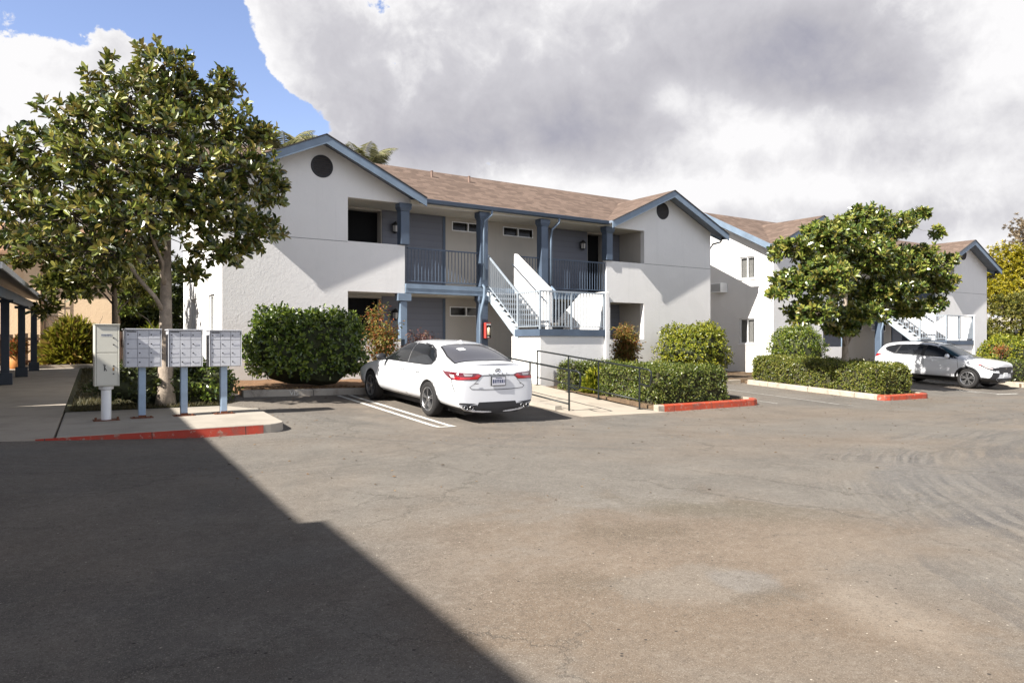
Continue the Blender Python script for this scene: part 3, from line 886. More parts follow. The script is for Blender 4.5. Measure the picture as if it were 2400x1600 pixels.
# ---------------------------------------------------------------- outdoor staircase with half landing
M_STEP = plain('galvanised_tread', (.22, .24, .27), .5, .2, 12)
def make_stair():
    S = empty('staircase', (13.5, 18.5, 0), 'outdoor staircase with blue railings and white stucco sides on the nearer apartment building', 'staircase', 'outdoor staircases')
    ZL = 1.85
    n = 8; rise = (ZF2 - ZL) / n; run = 1.76 / (n - 1)
    for k in range(1, n):
        y = 20.0 - run * (k - 1); z = ZF2 - rise * k
        m = MB(); m.box(12.31, 13.29, y - run - .03, y - .01, z - .06, z)
        m.build('step', M_STEP, S)
    def slope(x0, x1, name, mat, dz0, dz1, ya=20.02, yb=18.2, za=ZF2, zb=ZL):
        m = MB(); m.slab([(ya, za + dz0), (yb, zb + dz0), (yb, zb + dz1), (ya, za + dz1)], [], 'x', x0, x1); return m.build(name, mat, S)
    slope(12.25, 12.305, 'stringer', M_PALE, -.34, -.03)
    # saw-tooth tread ends on the stringer
    m = MB()
    for k in range(1, n):
        y = 20.0 - run * (k - 1); z = ZF2 - rise * k
        m.box(12.235, 12.25, y - run - .03, y - .03, z - .07, z + .005)
    m.build('tread_nosing', M_WHITEP, S)
    # parapet between the flights
    m = MB(); m.slab([(20.0, 2.75), (20.0, 4.42), (18.06, 3.12), (18.06, 1.86), (18.35, 1.86)], [], 'x', 13.3, 13.45); m.build('parapet', M_STUCCO, S, bevel=.02)
    m = MB(); m.tube([(13.24, 20.0, 4.05), (13.24, 18.1, 2.72)], .022, 8); 
    for t in (.1, .5, .9): m.tube([(13.24, 20 - 1.9 * t, 4.05 - 1.33 * t), (13.3, 20 - 1.9 * t, 4.0 - 1.33 * t)], .012, 6)
    m.build('handrail', M_DKBLUE, S)
    # landing
    m = MB(); m.box(12.25, 14.72, 17.06, 18.34, 1.69, 1.85); m.box(12.235, 14.715, 17.045, 17.06, 1.66, 1.86); m.box(12.235, 12.25, 17.06, 18.34, 1.66, 1.86); m.build('landing', M_BLUE, S)
    m = MB(); m.box(12.29, 14.72, 17.1, 18.6, -.2, 1.66); m.build('landing_wall', M_STUCCO, S)
    m = MB(); m.slab([(17.03, -.2), (17.03, 3.03), (18.3, 3.03), (19.96, 1.9), (19.96, -.2)], [], 'x', 14.725, 14.875); m.build('parapet', M_STUCCO, S, bevel=.015)
    # lower flight down to the walkway
    for k in range(1, 8):
        y = 18.34 + .235 * (k - 1); z = ZL - .175 * k
        m = MB(); m.box(13.48, 14.7, y + .01, y + .26, z - .06, z); m.build('step', M_BLUEL, S)
    m = MB(); m.slab([(18.34, 1.5), (18.34, 1.76), (20.0, .5), (20.0, .45), (19.7, .45)], [], 'x', 13.42, 13.475); m.build('stringer', M_PALE, S)
    # railings
    m = MB()
    m.bar((12.27, 20.0, 4.3), (12.27, 18.22, 2.95), .045, .05)
    m.bar((12.27, 20.0, 3.36), (12.27, 18.22, 1.98), .03, .03)
    for k in range(15):
        t = (k + .5) / 15; y = 20 - 1.78 * t
        m.box(12.260, 12.280, y - .010, y + .010, 3.36 - 1.38 * t, 4.3 - 1.35 * t)
    m.build('railing', M_RAILG, S)
    m = MB()
    for x, y in ((12.27, 17.08), (12.27, 18.22), (14.69, 17.08), (13.42, 17.08)): m.box(x - .025, x + .025, y - .025, y + .025, 1.86, 2.94)
    m.box(12.245, 12.295, 17.055, 18.245, 2.94, 2.985); m.box(12.295, 14.72, 17.055, 17.105, 2.94, 2.985)
    m.box(12.26, 12.28, 17.1, 18.2, 1.93, 1.955); m.box(12.3, 14.68, 17.07, 17.09, 1.93, 1.955)
    for k in range(9):
        y = 17.08 + 1.14 * (k + 1) / 10; m.box(12.260, 12.280, y - .010, y + .010, 1.955, 2.94)
    for k in range(20):
        x = 12.27 + 2.42 * (k + 1) / 21; m.box(x - .0105, x + .0105, 17.070, 17.090, 1.955, 2.94)
    m.build('railing', M_RAILG, S)
    return S
STAIR = make_stair()
STAIR2 = copy_tree(STAIR)
STAIR2.location = STAIR.location + Vector((21.5, -.9, -.31))
STAIR2['label'] = 'outdoor staircase with pale railings above the roof of the white SUV'

# ---------------------------------------------------------------- fittings on the buildings
M_LGLASS = plain('frosted_glass', (.45, .43, .4), .35, .05)
def lantern(name, loc, label):
    L = empty(name, loc, label, 'wall light', 'lanterns on the walkway walls')
    x, y, z = loc
    m = MB(); m.box(x - .05, x + .05, y - .02, y, z - .1, z + .12); m.box(x - .012, x + .012, y - .12, y - .02, z + .10, z + .13); m.build('bracket', M_BLACK, L)
    m = MB(); m.lathe([(.085, z - .14), (.1, z + .06)], (x, y - .13, 0), 'z', 6); m.build('glass', M_LGLASS, L)
    m = MB(); m.lathe([(.0, z + .2), (.05, z + .15), (.13, z + .062), (.13, z + .05)], (x, y - .13, 0), 'z', 6); m.lathe([(.03, z - .19), (.09, z - .16), (.09, z - .141)], (x, y - .13, 0), 'z', 6)
    for k in range(6):
        a = k * math.pi / 3
        m.tube([(x + .09 * math.cos(a), y - .13 + .09 * math.sin(a), z - .15), (x + .104 * math.cos(a), y - .13 + .104 * math.sin(a), z + .06)], .008, 4)
    m.build('cage', M_BLACK, L)
    return L
lantern('wall_lantern', (9.62, 21.37, 5.12), 'black wall lantern on the upper floor left of the balcony, behind the first column')
lantern('wall_lantern', (9.62, 21.37, 2.36), 'black wall lantern on the ground floor above the white sedan')
lantern('wall_lantern', (17.25, 21.37, 5.12), 'black wall lantern on the upper floor beside the right hand dark door')

x, y = 12.12, 19.9
F = empty('fire_extinguisher_cabinet', (x, y, 1.6), 'red fire extinguisher cabinet with dark glazed door on the column above the sedan', 'fire cabinet')
m = MB(); m.box(x - .08, x + .10, y - .20, y - .001, 1.6, 2.1); m.build('case', plain('red_metal', (.42, .05, .04), .45, .08), F, bevel=.012)
m = MB(); m.box(x - .07, x + .09, y - .208, y - .201, 1.615, 2.085); m.build('pane', M_GLASS, F)
m = MB(); m.lathe([(.0, 1.70), (.045, 1.70), (.045, 1.92), (.02, 1.95), (.0, 1.95)], (x + .0, y - .242, 0), 'z', 12); m.build('extinguisher', plain('cream_label', (.6, .52, .36), .5, .1), F, smooth=True)
for q in ((-.06, .09, 2.02, 2.06), (-.025, .04, 1.625, 1.66)):
    m = MB(); m.box(x + q[0], x + q[1], y - .216, y - .202, q[2], q[3]); m.build('label_plate', plain('label_white', (.65, .6, .58), .5, .05), F)

A = empty('air_conditioner', (25.6, 21.7, 3.7), 'white window air conditioner on the sunlit side wall between the two buildings', 'air conditioner')
m = MB(); m.box(25.2, 25.66, 21.5, 22.15, 3.66, 4.08); m.build('case', M_WHITEP, A, bevel=.015)
m = MB()
for k in range(10): m.box(25.185, 25.2, 21.54 + k * .058, 21.565 + k * .058, 3.7, 4.04)
m.build('grille', plain('ac_grille', (.3, .3, .3), .6, .05), A)

# bowl left on the landing
m = MB(); m.lathe([(.0, 1.862), (.14, 1.862), (.22, 1.98), (.235, 2.06), (.21, 2.06), (.2, 1.99), (.0, 1.97)], (13.32, 17.6, 0), 'z', 20)
tag(m.build('flower_pot', plain('dark_clay', (.05, .045, .04), .7, .15), smooth=True), 'low dark pot standing on the stair landing behind the railing', 'pot')
# ---------------------------------------------------------------- cars (local frame: +y is the nose, origin on the ground between the axles)
def carpaint():
    m, nt, b = new_mat('white_car_paint')
    b.inputs['Base Color'].default_value = (.73, .74, .76, 1)
    setin(b, Roughness=.32); b.inputs['Coat Weight'].default_value = 1.0; b.inputs['Coat Roughness'].default_value = .03
    return m
M_PAINT = carpaint()
M_TRIM = plain('black_plastic', (.018, .018, .02), .5, .1)
M_CHROME = plain('chrome', (.75, .75, .75), .12, 0, metal=1.0)
M_CGLASS = glassmat('tinted_car_glass', (.01, .011, .013), .03)
M_CGLASS2 = glassmat('rear_car_glass', (.075, .075, .085), .12)
M_TYRE = plain('tyre_rubber', (.012, .011, .011), .85, .25, 20)
M_RIM = plain('alloy', (.42, .42, .43), .28, .05, metal=.9)
M_RIMD = plain('dark_alloy', (.012, .012, .013), .5, .1)
def lens(name, col, rough=.12):
    m, nt, b = new_mat(name); b.inputs['Base Color'].default_value = rgb(col); setin(b, Roughness=rough)
    b.inputs['Coat Weight'].default_value = 1.0
    return m
M_REDL = lens('red_lens', (.42, .008, .012)); M_REDD = lens('dark_red_lens', (.1, .006, .012)); M_CLEAR = lens('clear_lens', (.34, .3, .3), .2)

def body_mesh(st, axles, rw, xin, levels=2):
    bm = bmesh.new(); rings = []
    for s in st:
        y = s[0]; zb = s[1]; p = [(0, zb)]
        q = s[2:]
        for i in range(0, 14, 2): p.append((q[i], q[i + 1]))
        p.append((0, q[14]))
        left = [bm.verts.new((-a, y, b)) for a, b in p]
        right = [bm.verts.new((a, y, b)) for a, b in p[1:-1]]
        rings.append((left, right))
    def R_(r): return r[0] + r[1][::-1]
    for a, b in zip(rings, rings[1:]):
        A, Bq = R_(a), R_(b); n = len(A)
        for k in range(n):
            bm.faces.new([A[k], A[(k + 1) % n], Bq[(k + 1) % n], Bq[k]])
    for r in (rings[0], rings[-1]):
        L, Rr = r[0], [r[0][0]] + r[1] + [r[0][-1]]
        bm.faces.new([L[0], L[1], Rr[1]]); bm.faces.new([L[8], L[7], Rr[7]])
        for k in range(1, 7): bm.faces.new([L[k], L[k + 1], Rr[k + 1], Rr[k]])
    bmesh.ops.recalc_face_normals(bm, faces=bm.faces[:])
    me = bpy.data.meshes.new('body'); bm.to_mesh(me); bm.free()
    o = bpy.data.objects.new('tmp', me); COL.objects.link(o)
    sub = o.modifiers.new('s', 'SUBSURF'); sub.levels = levels; sub.render_levels = levels
    cut = MB()
    for ay in axles:
        for s in (-1, 1):
            ring = [(rw * math.cos(2 * math.pi * k / 40), rw * math.sin(2 * math.pi * k / 40)) for k in range(40)]
            a = [cut.bm.verts.new((s * xin, ay + c, AXZ + z)) for c, z in ring]
            b = [cut.bm.verts.new((s * 1.3, ay + c, AXZ + z)) for c, z in ring]
            cut.face(a); cut.face(b[::-1])
            for k in range(40): cut.face([a[k], b[k], b[(k + 1) % 40], a[(k + 1) % 40]])
    bmesh.ops.recalc_face_normals(cut.bm, faces=cut.bm.faces[:])
    cm = bpy.data.meshes.new('cut'); cut.bm.to_mesh(cm); cut.bm.free()
    co = bpy.data.objects.new('cut', cm); COL.objects.link(co)
    bo = o.modifiers.new('b', 'BOOLEAN'); bo.operation = 'DIFFERENCE'; bo.solver = 'EXACT'; bo.object = co
    dg = bpy.context.evaluated_depsgraph_get(); dg.update()
    res = bpy.data.meshes.new_from_object(o.evaluated_get(dg))
    # clean whole surface for projecting panels on to
    o.modifiers.remove(bo)
    dg = bpy.context.evaluated_depsgraph_get(); dg.update()
    clean = bpy.data.meshes.new_from_object(o.evaluated_get(dg))
    bvh = BVHTree.FromPolygons([v.co.copy() for v in clean.vertices], [list(p.vertices) for p in clean.polygons])
    bpy.data.objects.remove(o); bpy.data.objects.remove(co)
    mi = []
    for p in res.polygons:
        c = p.center; w = 0
        for ay in axles:
            d = math.hypot(c.y - ay, c.z - AXZ)
            if (abs(d - rw) < .02 and abs(p.normal.x) < .35) or (abs(abs(c.x) - xin) < .004 and d < rw + .01): w = 1
        if p.normal.z < -.75 and c.z < .34: w = 1
        mi.append(w)
    res.name = 'body'
    res.materials.clear()
    return res, mi, bvh

def patch(bvh, pts, mode, side=1, off=.004, cell=.05, origin=2.0):
    """polygon laid on the body. mode 'side': pts (y,z) seen along x; 'rear': (x,z) seen from -y; 'front': (x,z) seen from +y; 'top': (x,y)"""
    bm = bmesh.new()
    bm.faces.new([bm.verts.new((a, b, 0)) for a, b in pts])
    us = [p[0] for p in pts]; vs = [p[1] for p in pts]
    for k, lo, hi, nrm in ((0, min(us), max(us), (1, 0, 0)), (1, min(vs), max(vs), (0, 1, 0))):
        n = int((hi - lo) / cell)
        for i in range(1, n + 1):
            c = lo + (hi - lo) * i / (n + 1)
            bmesh.ops.bisect_plane(bm, geom=bm.verts[:] + bm.edges[:] + bm.faces[:], plane_co=(c, 0, 0) if k == 0 else (0, c, 0), plane_no=nrm)
    kill = []
    for v in bm.verts:
        a, b = v.co.x, v.co.y
        if mode == 'side': o, d = Vector((side * origin, a, b)), Vector((-side, 0, 0))
        elif mode == 'rear': o, d = Vector((a, -4, b)), Vector((0, 1, 0))
        elif mode == 'front': o, d = Vector((a, 4, b)), Vector((0, -1, 0))
        else: o, d = Vector((a, b, 3)), Vector((0, 0, -1))
        hit, nrm, idx, dist = bvh.ray_cast(o, d)
        if hit is None: kill.append(v); v.co = o + d * 1.2; continue
        if nrm.dot(d) > 0: nrm = -nrm
        v.co = hit + nrm * off
    if kill: bmesh.ops.delete(bm, geom=kill, context='VERTS')
    bmesh.ops.recalc_face_normals(bm, faces=bm.faces[:])
    # make the sheet face outward
    if bm.faces:
        f = max(bm.faces, key=lambda f: f.calc_area())
        d = {'side': Vector((side, 0, 0)), 'rear': Vector((0, -1, 0)), 'front': Vector((0, 1, 0)), 'top': Vector((0, 0, 1))}[mode]
        if f.normal.dot(d) < 0: bmesh.ops.reverse_faces(bm, faces=bm.faces[:])
    return bm

def put(bm, name, mat, parent):
    me = bpy.data.meshes.new(name); bm.to_mesh(me); bm.free()
    return link(name, me, mat, parent, smooth=True, local=True)

def dense(pts, step=.05):
    out = []
    for (a, b), (c, d) in zip(pts, pts[1:] + pts[:1]):
        n = max(1, int(math.hypot(c - a, d - b) / step))
        out += [(a + (c - a) * i / n, b + (d - b) * i / n) for i in range(n)]
    return out

def seam(bvh, path, name, parent, w=.012, mode='side', side=1, mat=None):
    """thin dark gap along a path"""
    L = []; Rr = []
    for i, p in enumerate(path):
        a = Vector(path[max(0, i - 1)]); b = Vector(path[min(len(path) - 1, i + 1)])
        d = (b - a).normalized(); s = Vector((-d.y, d.x)) * w / 2
        L.append((p[0] + s.x, p[1] + s.y)); Rr.append((p[0] - s.x, p[1] - s.y))
    return put(patch(bvh, L + Rr[::-1], mode, side, .0035, .06), name, mat or M_DARK, parent)

def wheel(parent, x, y, r, w, spokes, side, style):
    m = MB(); ri = r * .70
    prof = [(ri, -w / 2 + .01), (ri + .02, -w / 2), (r - .03, -w / 2 + .005), (r, -w / 2 + .035), (r, w / 2 - .035), (r - .03, w / 2 - .005), (ri + .02, w / 2), (ri, w / 2 - .01)]
    m.lathe(prof, (x, y, AXZ), 'x', 40, cap=False)
    ty = m.build('wheel', M_TYRE, parent, smooth=True, local=True)
    m = MB(); f = x + side * (w / 2 - .012)
    # rim lip and barrel
    def xx(d): return f - side * d
    m.lathe([(ri, xx(.0)), (ri - .012, xx(-.004)), (ri - .022, xx(.006)), (ri - .03, xx(.12))], (0, y, AXZ), 'x', 40, cap=False)
    m.mi = 1; m.lathe([(.0, xx(.10)), (ri - .028, xx(.11))], (0, y, AXZ), 'x', 40, cap=False); m.mi = 0
    for k in range(spokes):
        for dv in ((-.12, .12) if style == 'v' else (-.16, .16)):
            a0 = 2 * math.pi * k / spokes + math.pi / 2; a1 = a0 + dv * (1.0 if style == 'v' else 1.3)
            p0 = Vector((xx(.018), y + .05 * math.cos(a0), AXZ + .05 * math.sin(a0)))
            p1 = Vector((xx(.01), y + (ri - .018) * math.cos(a1), AXZ + (ri - .018) * math.sin(a1)))
            m.bar(p0, p1, .024 if style == 'v' else .034, .03, up=(1, 0, 0))
    m.lathe([(.0, xx(-.002)), (.045, xx(.0)), (.06, xx(.02))], (0, y, AXZ), 'x', 16)
    rim = m.build('rim', [M_RIM, M_RIMD], ty, local=True)
    return ty

# ---------------------------------------------------------------- the white sedan
AXZ = .335
SED = [
 (2.40, .27, .60,.30, .66,.45, .66,.57, .62,.63, .50,.66, .35,.68, .20,.685, .69),
 (2.30, .21, .76,.25, .82,.45, .82,.60, .78,.68, .62,.72, .42,.75, .22,.76, .765),
 (2.05, .19, .84,.22, .89,.50, .88,.68, .84,.76, .66,.80, .45,.83, .22,.845, .85),
 (1.41, .18, .86,.21, .915,.55, .905,.78, .865,.875, .68,.915, .45,.945, .22,.955, .96),
 (.98,  .17, .86,.20, .915,.55, .905,.82, .87,.93, .72,.985, .50,1.01, .25,1.025, 1.03),
 (.55,  .17, .86,.20, .915,.55, .91,.84, .87,.95, .765,1.09, .64,1.19, .35,1.235, 1.245),
 (.12,  .17, .86,.20, .915,.55, .912,.85, .875,.955, .755,1.20, .60,1.365, .33,1.405, 1.41),
 (-.40, .17, .86,.20, .915,.55, .912,.86, .88,.96, .75,1.23, .585,1.405, .32,1.44, 1.445),
 (-.95, .17, .86,.20, .915,.55, .912,.87, .88,.965, .75,1.22, .58,1.385, .32,1.425, 1.43),
 (-1.41,.18, .86,.21, .918,.56, .912,.87, .875,.965, .745,1.18, .565,1.315, .32,1.35, 1.355),
 (-1.80,.17, .86,.19, .915,.56, .905,.87, .86,.97, .735,1.10, .56,1.185, .32,1.215, 1.22),
 (-2.02,.16, .86,.17, .905,.56, .895,.86, .85,.965, .72,1.04, .55,1.09, .30,1.112, 1.116),
 (-2.26,.15, .86,.165, .89,.56, .88,.84, .83,.955, .70,1.02, .52,1.045, .28,1.055, 1.06),
 (-2.40,.15, .845,.165, .87,.55, .85,.82, .81,.94, .68,1.015, .49,1.045, .28,1.06, 1.065),
 (-2.455,.15, .81,.17, .835,.50, .81,.78, .76,.89, .63,.96, .47,.99, .28,1.005, 1.01),
 (-2.515,.16, .74,.18, .79,.48, .74,.70, .68,.80, .56,.86, .44,.885, .26,.895, .90)]
me, mi, bvh = body_mesh(SED, (1.4125, -1.4125), .375, .62)
C1 = empty('sedan', (0, 0, 0), 'white four door sedan with red tail lights parked nose in beside the ramp', 'car', 'parked white cars')
b = link('body', me, [M_PAINT, M_TRIM], C1, local=True); me.polygons.foreach_set('material_index', mi); me.polygons.foreach_set('use_smooth', [True] * len(me.polygons))
for s in (-1, 1):
    # doors laid over dark gaps
    door_r = dense([(-.42, .285), (-.42, .93), (-1.16, .95), (-1.18, .80), (-1.10, .66), (-1.06, .5), (-1.06, .285)])
    door_f = dense([(.98, .285), (.99, .60), (.93, .90), (-.38, .93), (-.38, .285)])
    for poly in (door_f, door_r):
        cx = sum(p[0] for p in poly) / len(poly); cz = sum(p[1] for p in poly) / len(poly)
        big = [(cx + (a - cx) * 1.014, cz + (z - cz) * 1.02) for a, z in poly]
        put(patch(bvh, big, 'side', s, .0015, .08), 'door_gap', M_DARK, C1)
        d = put(patch(bvh, poly, 'side', s, .0045, .08), 'door', M_PAINT, C1)
        hy = -.27 if poly is door_f else -.98
        m = MB(); hit = bvh.ray_cast(Vector((s * 2, hy, .83)), Vector((-s, 0, 0)))[0]
        m.bar((hit.x + s * .022, hy + .09, .832), (hit.x + s * .022, hy - .09, .84), .026, .03); m.bar((hit.x - s * .01, hy + .085, .832), (hit.x + s * .022, hy + .085, .832), .02); m.bar((hit.x - s * .01, hy - .085, .838), (hit.x + s * .022, hy - .085, .838), .02)
        m.build('handle', M_PAINT, d, local=True, bevel=.006)
    wf = dense([(.80, .975), (.45, 1.175), (.12, 1.318), (-.10, 1.352), (-.32, 1.362), (-.43, .985)])
    wr = dense([(-.37, 1.362), (-.62, 1.36), (-.95, 1.33), (-1.22, 1.26), (-1.42, 1.15), (-1.47, 1.08), (-1.42, 1.02), (-1.28, .995), (-.48, .985)])
    put(patch(bvh, dense([(.86, .955), (.45, 1.195), (.10, 1.345), (-.3, 1.385), (-.65, 1.38), (-.98, 1.35), (-1.25, 1.278), (-1.46, 1.16), (-1.52, 1.08), (-1.47, 1.0), (-1.3, .975)]), 'side', s, .003, .06), 'window_trim', M_TRIM, C1)
    put(patch(bvh, wf, 'side', s, .006, .06), 'window', M_CGLASS, C1)
    put(patch(bvh, wr, 'side', s, .006, .06), 'window', M_CGLASS, C1)
    seam(bvh, [(-.345, 1.372), (-.395, 1.18), (-.455, .985)], 'pillar_strip', C1, .022, 'side', s, M_CHROME)
    seam(bvh, [(-1.2, 1.255), (-1.27, 1.12), (-1.30, .998)], 'pillar_strip', C1, .02, 'side', s, M_TRIM)
    seam(bvh, [(.95, .315), (.3, .30), (-.5, .30), (-1.0, .315)], 'sill_line', C1, .01, 'side', s)
    # tail lamp: side wrap and rear part
    t = put(patch(bvh, dense([(-1.93, .925), (-2.2, .918), (-2.47, .91), (-2.47, .79), (-2.25, .80), (-2.1, .85)]), 'side', s, .006, .04), 'taillight', M_REDD, C1)
    put(patch(bvh, dense([(-2.20, .875), (-2.34, .875), (-2.38, .815), (-2.28, .815)]), 'side', s, .009, .04), 'reversing_lens', M_CLEAR, t)
    t = put(patch(bvh, dense([(s * .34, .865), (s * .42, .90), (s * .84, .92), (s * .87, .78), (s * .44, .785)]), 'rear', s, .006, .04), 'taillight', M_REDD, C1)
    put(patch(bvh, dense([(s * .38, .86), (s * .44, .885), (s * .52, .84), (s * .62, .835), (s * .84, .835), (s * .85, .79), (s * .45, .795)]), 'rear', s, .009, .04), 'brake_lens', M_REDL, t)
    put(patch(bvh, dense([(s * .54, .89), (s * .72, .895), (s * .70, .852), (s * .56, .85)]), 'rear', s, .010, .04), 'reversing_lens', M_CLEAR, t)
    seam(bvh, [(-2.28, .795), (-2.33, .70), (-2.40, .58)], 'bumper_slit', C1, .022, 'side', s)
    put(patch(bvh, [(s * .44, .345), (s * .82, .375), (s * .84, .345), (s * .60, .325)], 'rear', s, .005, .05), 'bumper_slit', M_DARK, C1)
    put(patch(bvh, dense([(s * .44, .325), (s * .80, .325), (s * .82, .26), (s * .74, .235), (s * .44, .235)]), 'rear', s, .004, .05), 'exhaust_recess', M_TRIM, C1)
    for ex in (.56, .68):
        m = MB(); m.lathe([(.034, -2.42), (.04, -2.525), (.036, -2.53), (.031, -2.52), (.03, -2.45), (0, -2.45)], (s * ex, 0, .278), 'y', 20)
        m.build('exhaust_tip', M_RIM, C1, smooth=True, local=True)
    # mirror
    m = MB()
    m.lathe([(.0, -.10), (.06, -.085), (.082, -.03), (.07, .05), (.03, .09), (0, .095)], (0, 0, 0), 'x', 16)
    mm = m.bm
    for v in mm.verts: v.co = Vector((s * (1.01 + v.co.x * 1.15), .60 + v.co.y * .8, 1.02 + v.co.z))
    m.bar((s * .87, .62, .96), (s * .96, .60, 1.0), .04, .03)
    m.build('wing_mirror', M_TRIM, C1, smooth=True, local=True)
    for y in (1.4125, -1.4125): wheel(C1, s * .80, y, .335, .225, 5 if s else 5, s, 'v')
    put(patch(bvh, dense([(2.34, .66), (2.0, .78), (1.8, .80), (2.05, .70), (2.3, .6)]), 'side', s, .005, .05), 'headlight', M_CLEAR, C1)
# glass, trunk, lip, bumper
put(patch(bvh, dense([(-.55, -1.22), (.55, -1.22), (.66, -1.7), (.68, -2.07), (0, -2.11), (-.68, -2.07), (-.66, -1.7)]), 'top', 1, .003, .07), 'window_trim', M_TRIM, C1)
g = put(patch(bvh, dense([(-.52, -1.25), (.52, -1.25), (.63, -1.7), (.65, -2.04), (0, -2.08), (-.65, -2.04), (-.63, -1.7)]), 'top', 1, .006, .07), 'rear_window', M_CGLASS2, C1)
put(patch(bvh, [(-.36, -1.52), (-.20, -1.50), (-.18, -1.61), (-.33, -1.63)], 'top', 1, .009, .07), 'paper_sticker', M_WHITEP, g)
put(patch(bvh, dense([(-.62, .10), (.62, .10), (.74, .62), (.76, .88), (0, .94), (-.76, .88), (-.74, .62)]), 'top', 1, .005, .07), 'windscreen', M_CGLASS, C1)
m = MB(); m.hexa([(-.03, -1.1, 1.39), (.03, -1.1, 1.39), (.02, -.94, 1.41), (-.02, -.94, 1.41), (-.006, -1.105, 1.45), (.006, -1.105, 1.45), (.006, -1.04, 1.445), (-.006, -1.04, 1.445)]); m.build('roof_aerial', M_PAINT, C1, local=True)
# lip spoiler
m = MB(); prev = None
for k in range(13):
    x = -.66 + 1.32 * k / 12; e = abs(x) / .66; z = 1.062 - .055 * e ** 3; yy = -2.405 + .09 * e ** 2
    q = [m.bm.verts.new(p) for p in ((x, yy + .15, z - .012), (x, yy - .03, z + .022 - .012 * e), (x, yy - .035, z + .006), (x, yy + .02, z - .05))]
    if prev:
        for i in range(4): m.face([prev[i], prev[(i + 1) % 4], q[(i + 1) % 4], q[i]])
    else: m.face(q)
    prev = q
m.face(prev[::-1]); m.build('spoiler', M_PAINT, C1, smooth=True, local=True)
seam(bvh, [(-.40, .86), (-.2, .86), (0, .86), (.2, .86), (.40, .86)], 'trunk_trim', C1, .014, 'rear', 1, M_TRIM)
seam(bvh, [(-.60, .655), (-.56, .615), (-.3, .6), (0, .595), (.3, .6), (.56, .615), (.60, .655)], 'trunk_gap', C1, .012, 'rear', 1)
seam(bvh, [(-.42, .79), (-.52, .70), (-.60, .655)], 'trunk_gap', C1, .008, 'rear', 1)
seam(bvh, [(.42, .79), (.52, .70), (.60, .655)], 'trunk_gap', C1, .008, 'rear', 1)
put(patch(bvh, dense([(-.40, .37), (.40, .37), (.47, .25), (.52, .17), (-.52, .17), (-.47, .25)]), 'rear', 1, .006, .06), 'diffuser', M_TRIM, C1)
m = MB(); m.box(-.60, .60, -2.3, 2.1, .13, .26); m.build('underbody', M_TRIM, C1, local=True)
def on_rear(bv, x, z): return bv.ray_cast(Vector((x, -4, z)), Vector((0, 1, 0)))[0]
yp = min(on_rear(bvh, 0, z).y for z in (.68, .82))
m = MB(); m.box(-.165, .165, yp - .028, yp - .008, .665, .845); pl = m.build('license_plate', M_TRIM, C1, local=True, bevel=.008)
m = MB(); m.box(-.145, .145, yp - .031, yp - .0285, .68, .83); pf = m.build('plate_face', plain('plate_white', (.62, .62, .66), .4, .08), pl, local=True)
M_INK = plain('dark_blue_ink', (.03, .04, .11), .5, 0)
m = MB()
rr = random.Random(3)
for k in range(7):     # characters are not readable in the photo: blurred strokes of the same size
    x = -.12 + k * .04
    m.box(x - .013, x - .007, yp - .0325, yp - .031, .715, .785); m.box(x + .006, x + .012, yp - .0325, yp - .031, .715, .785)
    m.box(x - .006, x + .006, yp - .0325, yp - .031, .715 + .032 * rr.randint(0, 2), .723 + .032 * rr.randint(0, 2))
m.box(-.07, .07, yp - .0325, yp - .031, .805, .818)
m.build('plate_characters', M_INK, pl, local=True)
# emblem and lettering
h = on_rear(bvh, 0, .945)
m = MB()
def ring(mb, rx, rz, t, n=28, c=(0, 0)):
    path = [(c[0] + rx * math.cos(2 * math.pi * k / n), h.y - .012, .945 + c[1] + rz * math.sin(2 * math.pi * k / n)) for k in range(n + 1)]
    mb.tube(path, t, 6, cap=False)
ring(m, .058, .038, .007); ring(m, .02, .034, .005, 20); ring(m, .04, .014, .005, 20, (0, .02))
m.build('emblem', M_CHROME if False else plain('dark_chrome', (.08, .08, .09), .2, 0, metal=.9), C1, local=True)
for k, ch in enumerate('CAMRY'):
    me = textmesh(ch, .05); x = -.19 + k * .095; hh = on_rear(bvh, x, .885)
    me.transform(Matrix.Translation((x, hh.y - .006, .885)) @ Matrix.Rotation(R(90), 4, 'X'))
    link('lettering', me, M_TRIM, C1, local=True)
me = textmesh('HYBRID', .028); hh = on_rear(bvh, -.50, .70)
me.transform(Matrix.Translation((-.47, hh.y - .02, .715)) @ Matrix.Rotation(R(90), 4, 'X')); link('lettering', me, M_TRIM, C1, local=True)
me = textmesh('SE', .04); hh = on_rear(bvh, .50, .70)
me.transform(Matrix.Translation((.50, hh.y - .02, .70)) @ Matrix.Rotation(R(90), 4, 'X')); link('lettering', me, M_TRIM, C1, local=True)
C1.location = (7.25, 13.98, .128)
C1.rotation_euler = (R(2.65), 0, R(0))

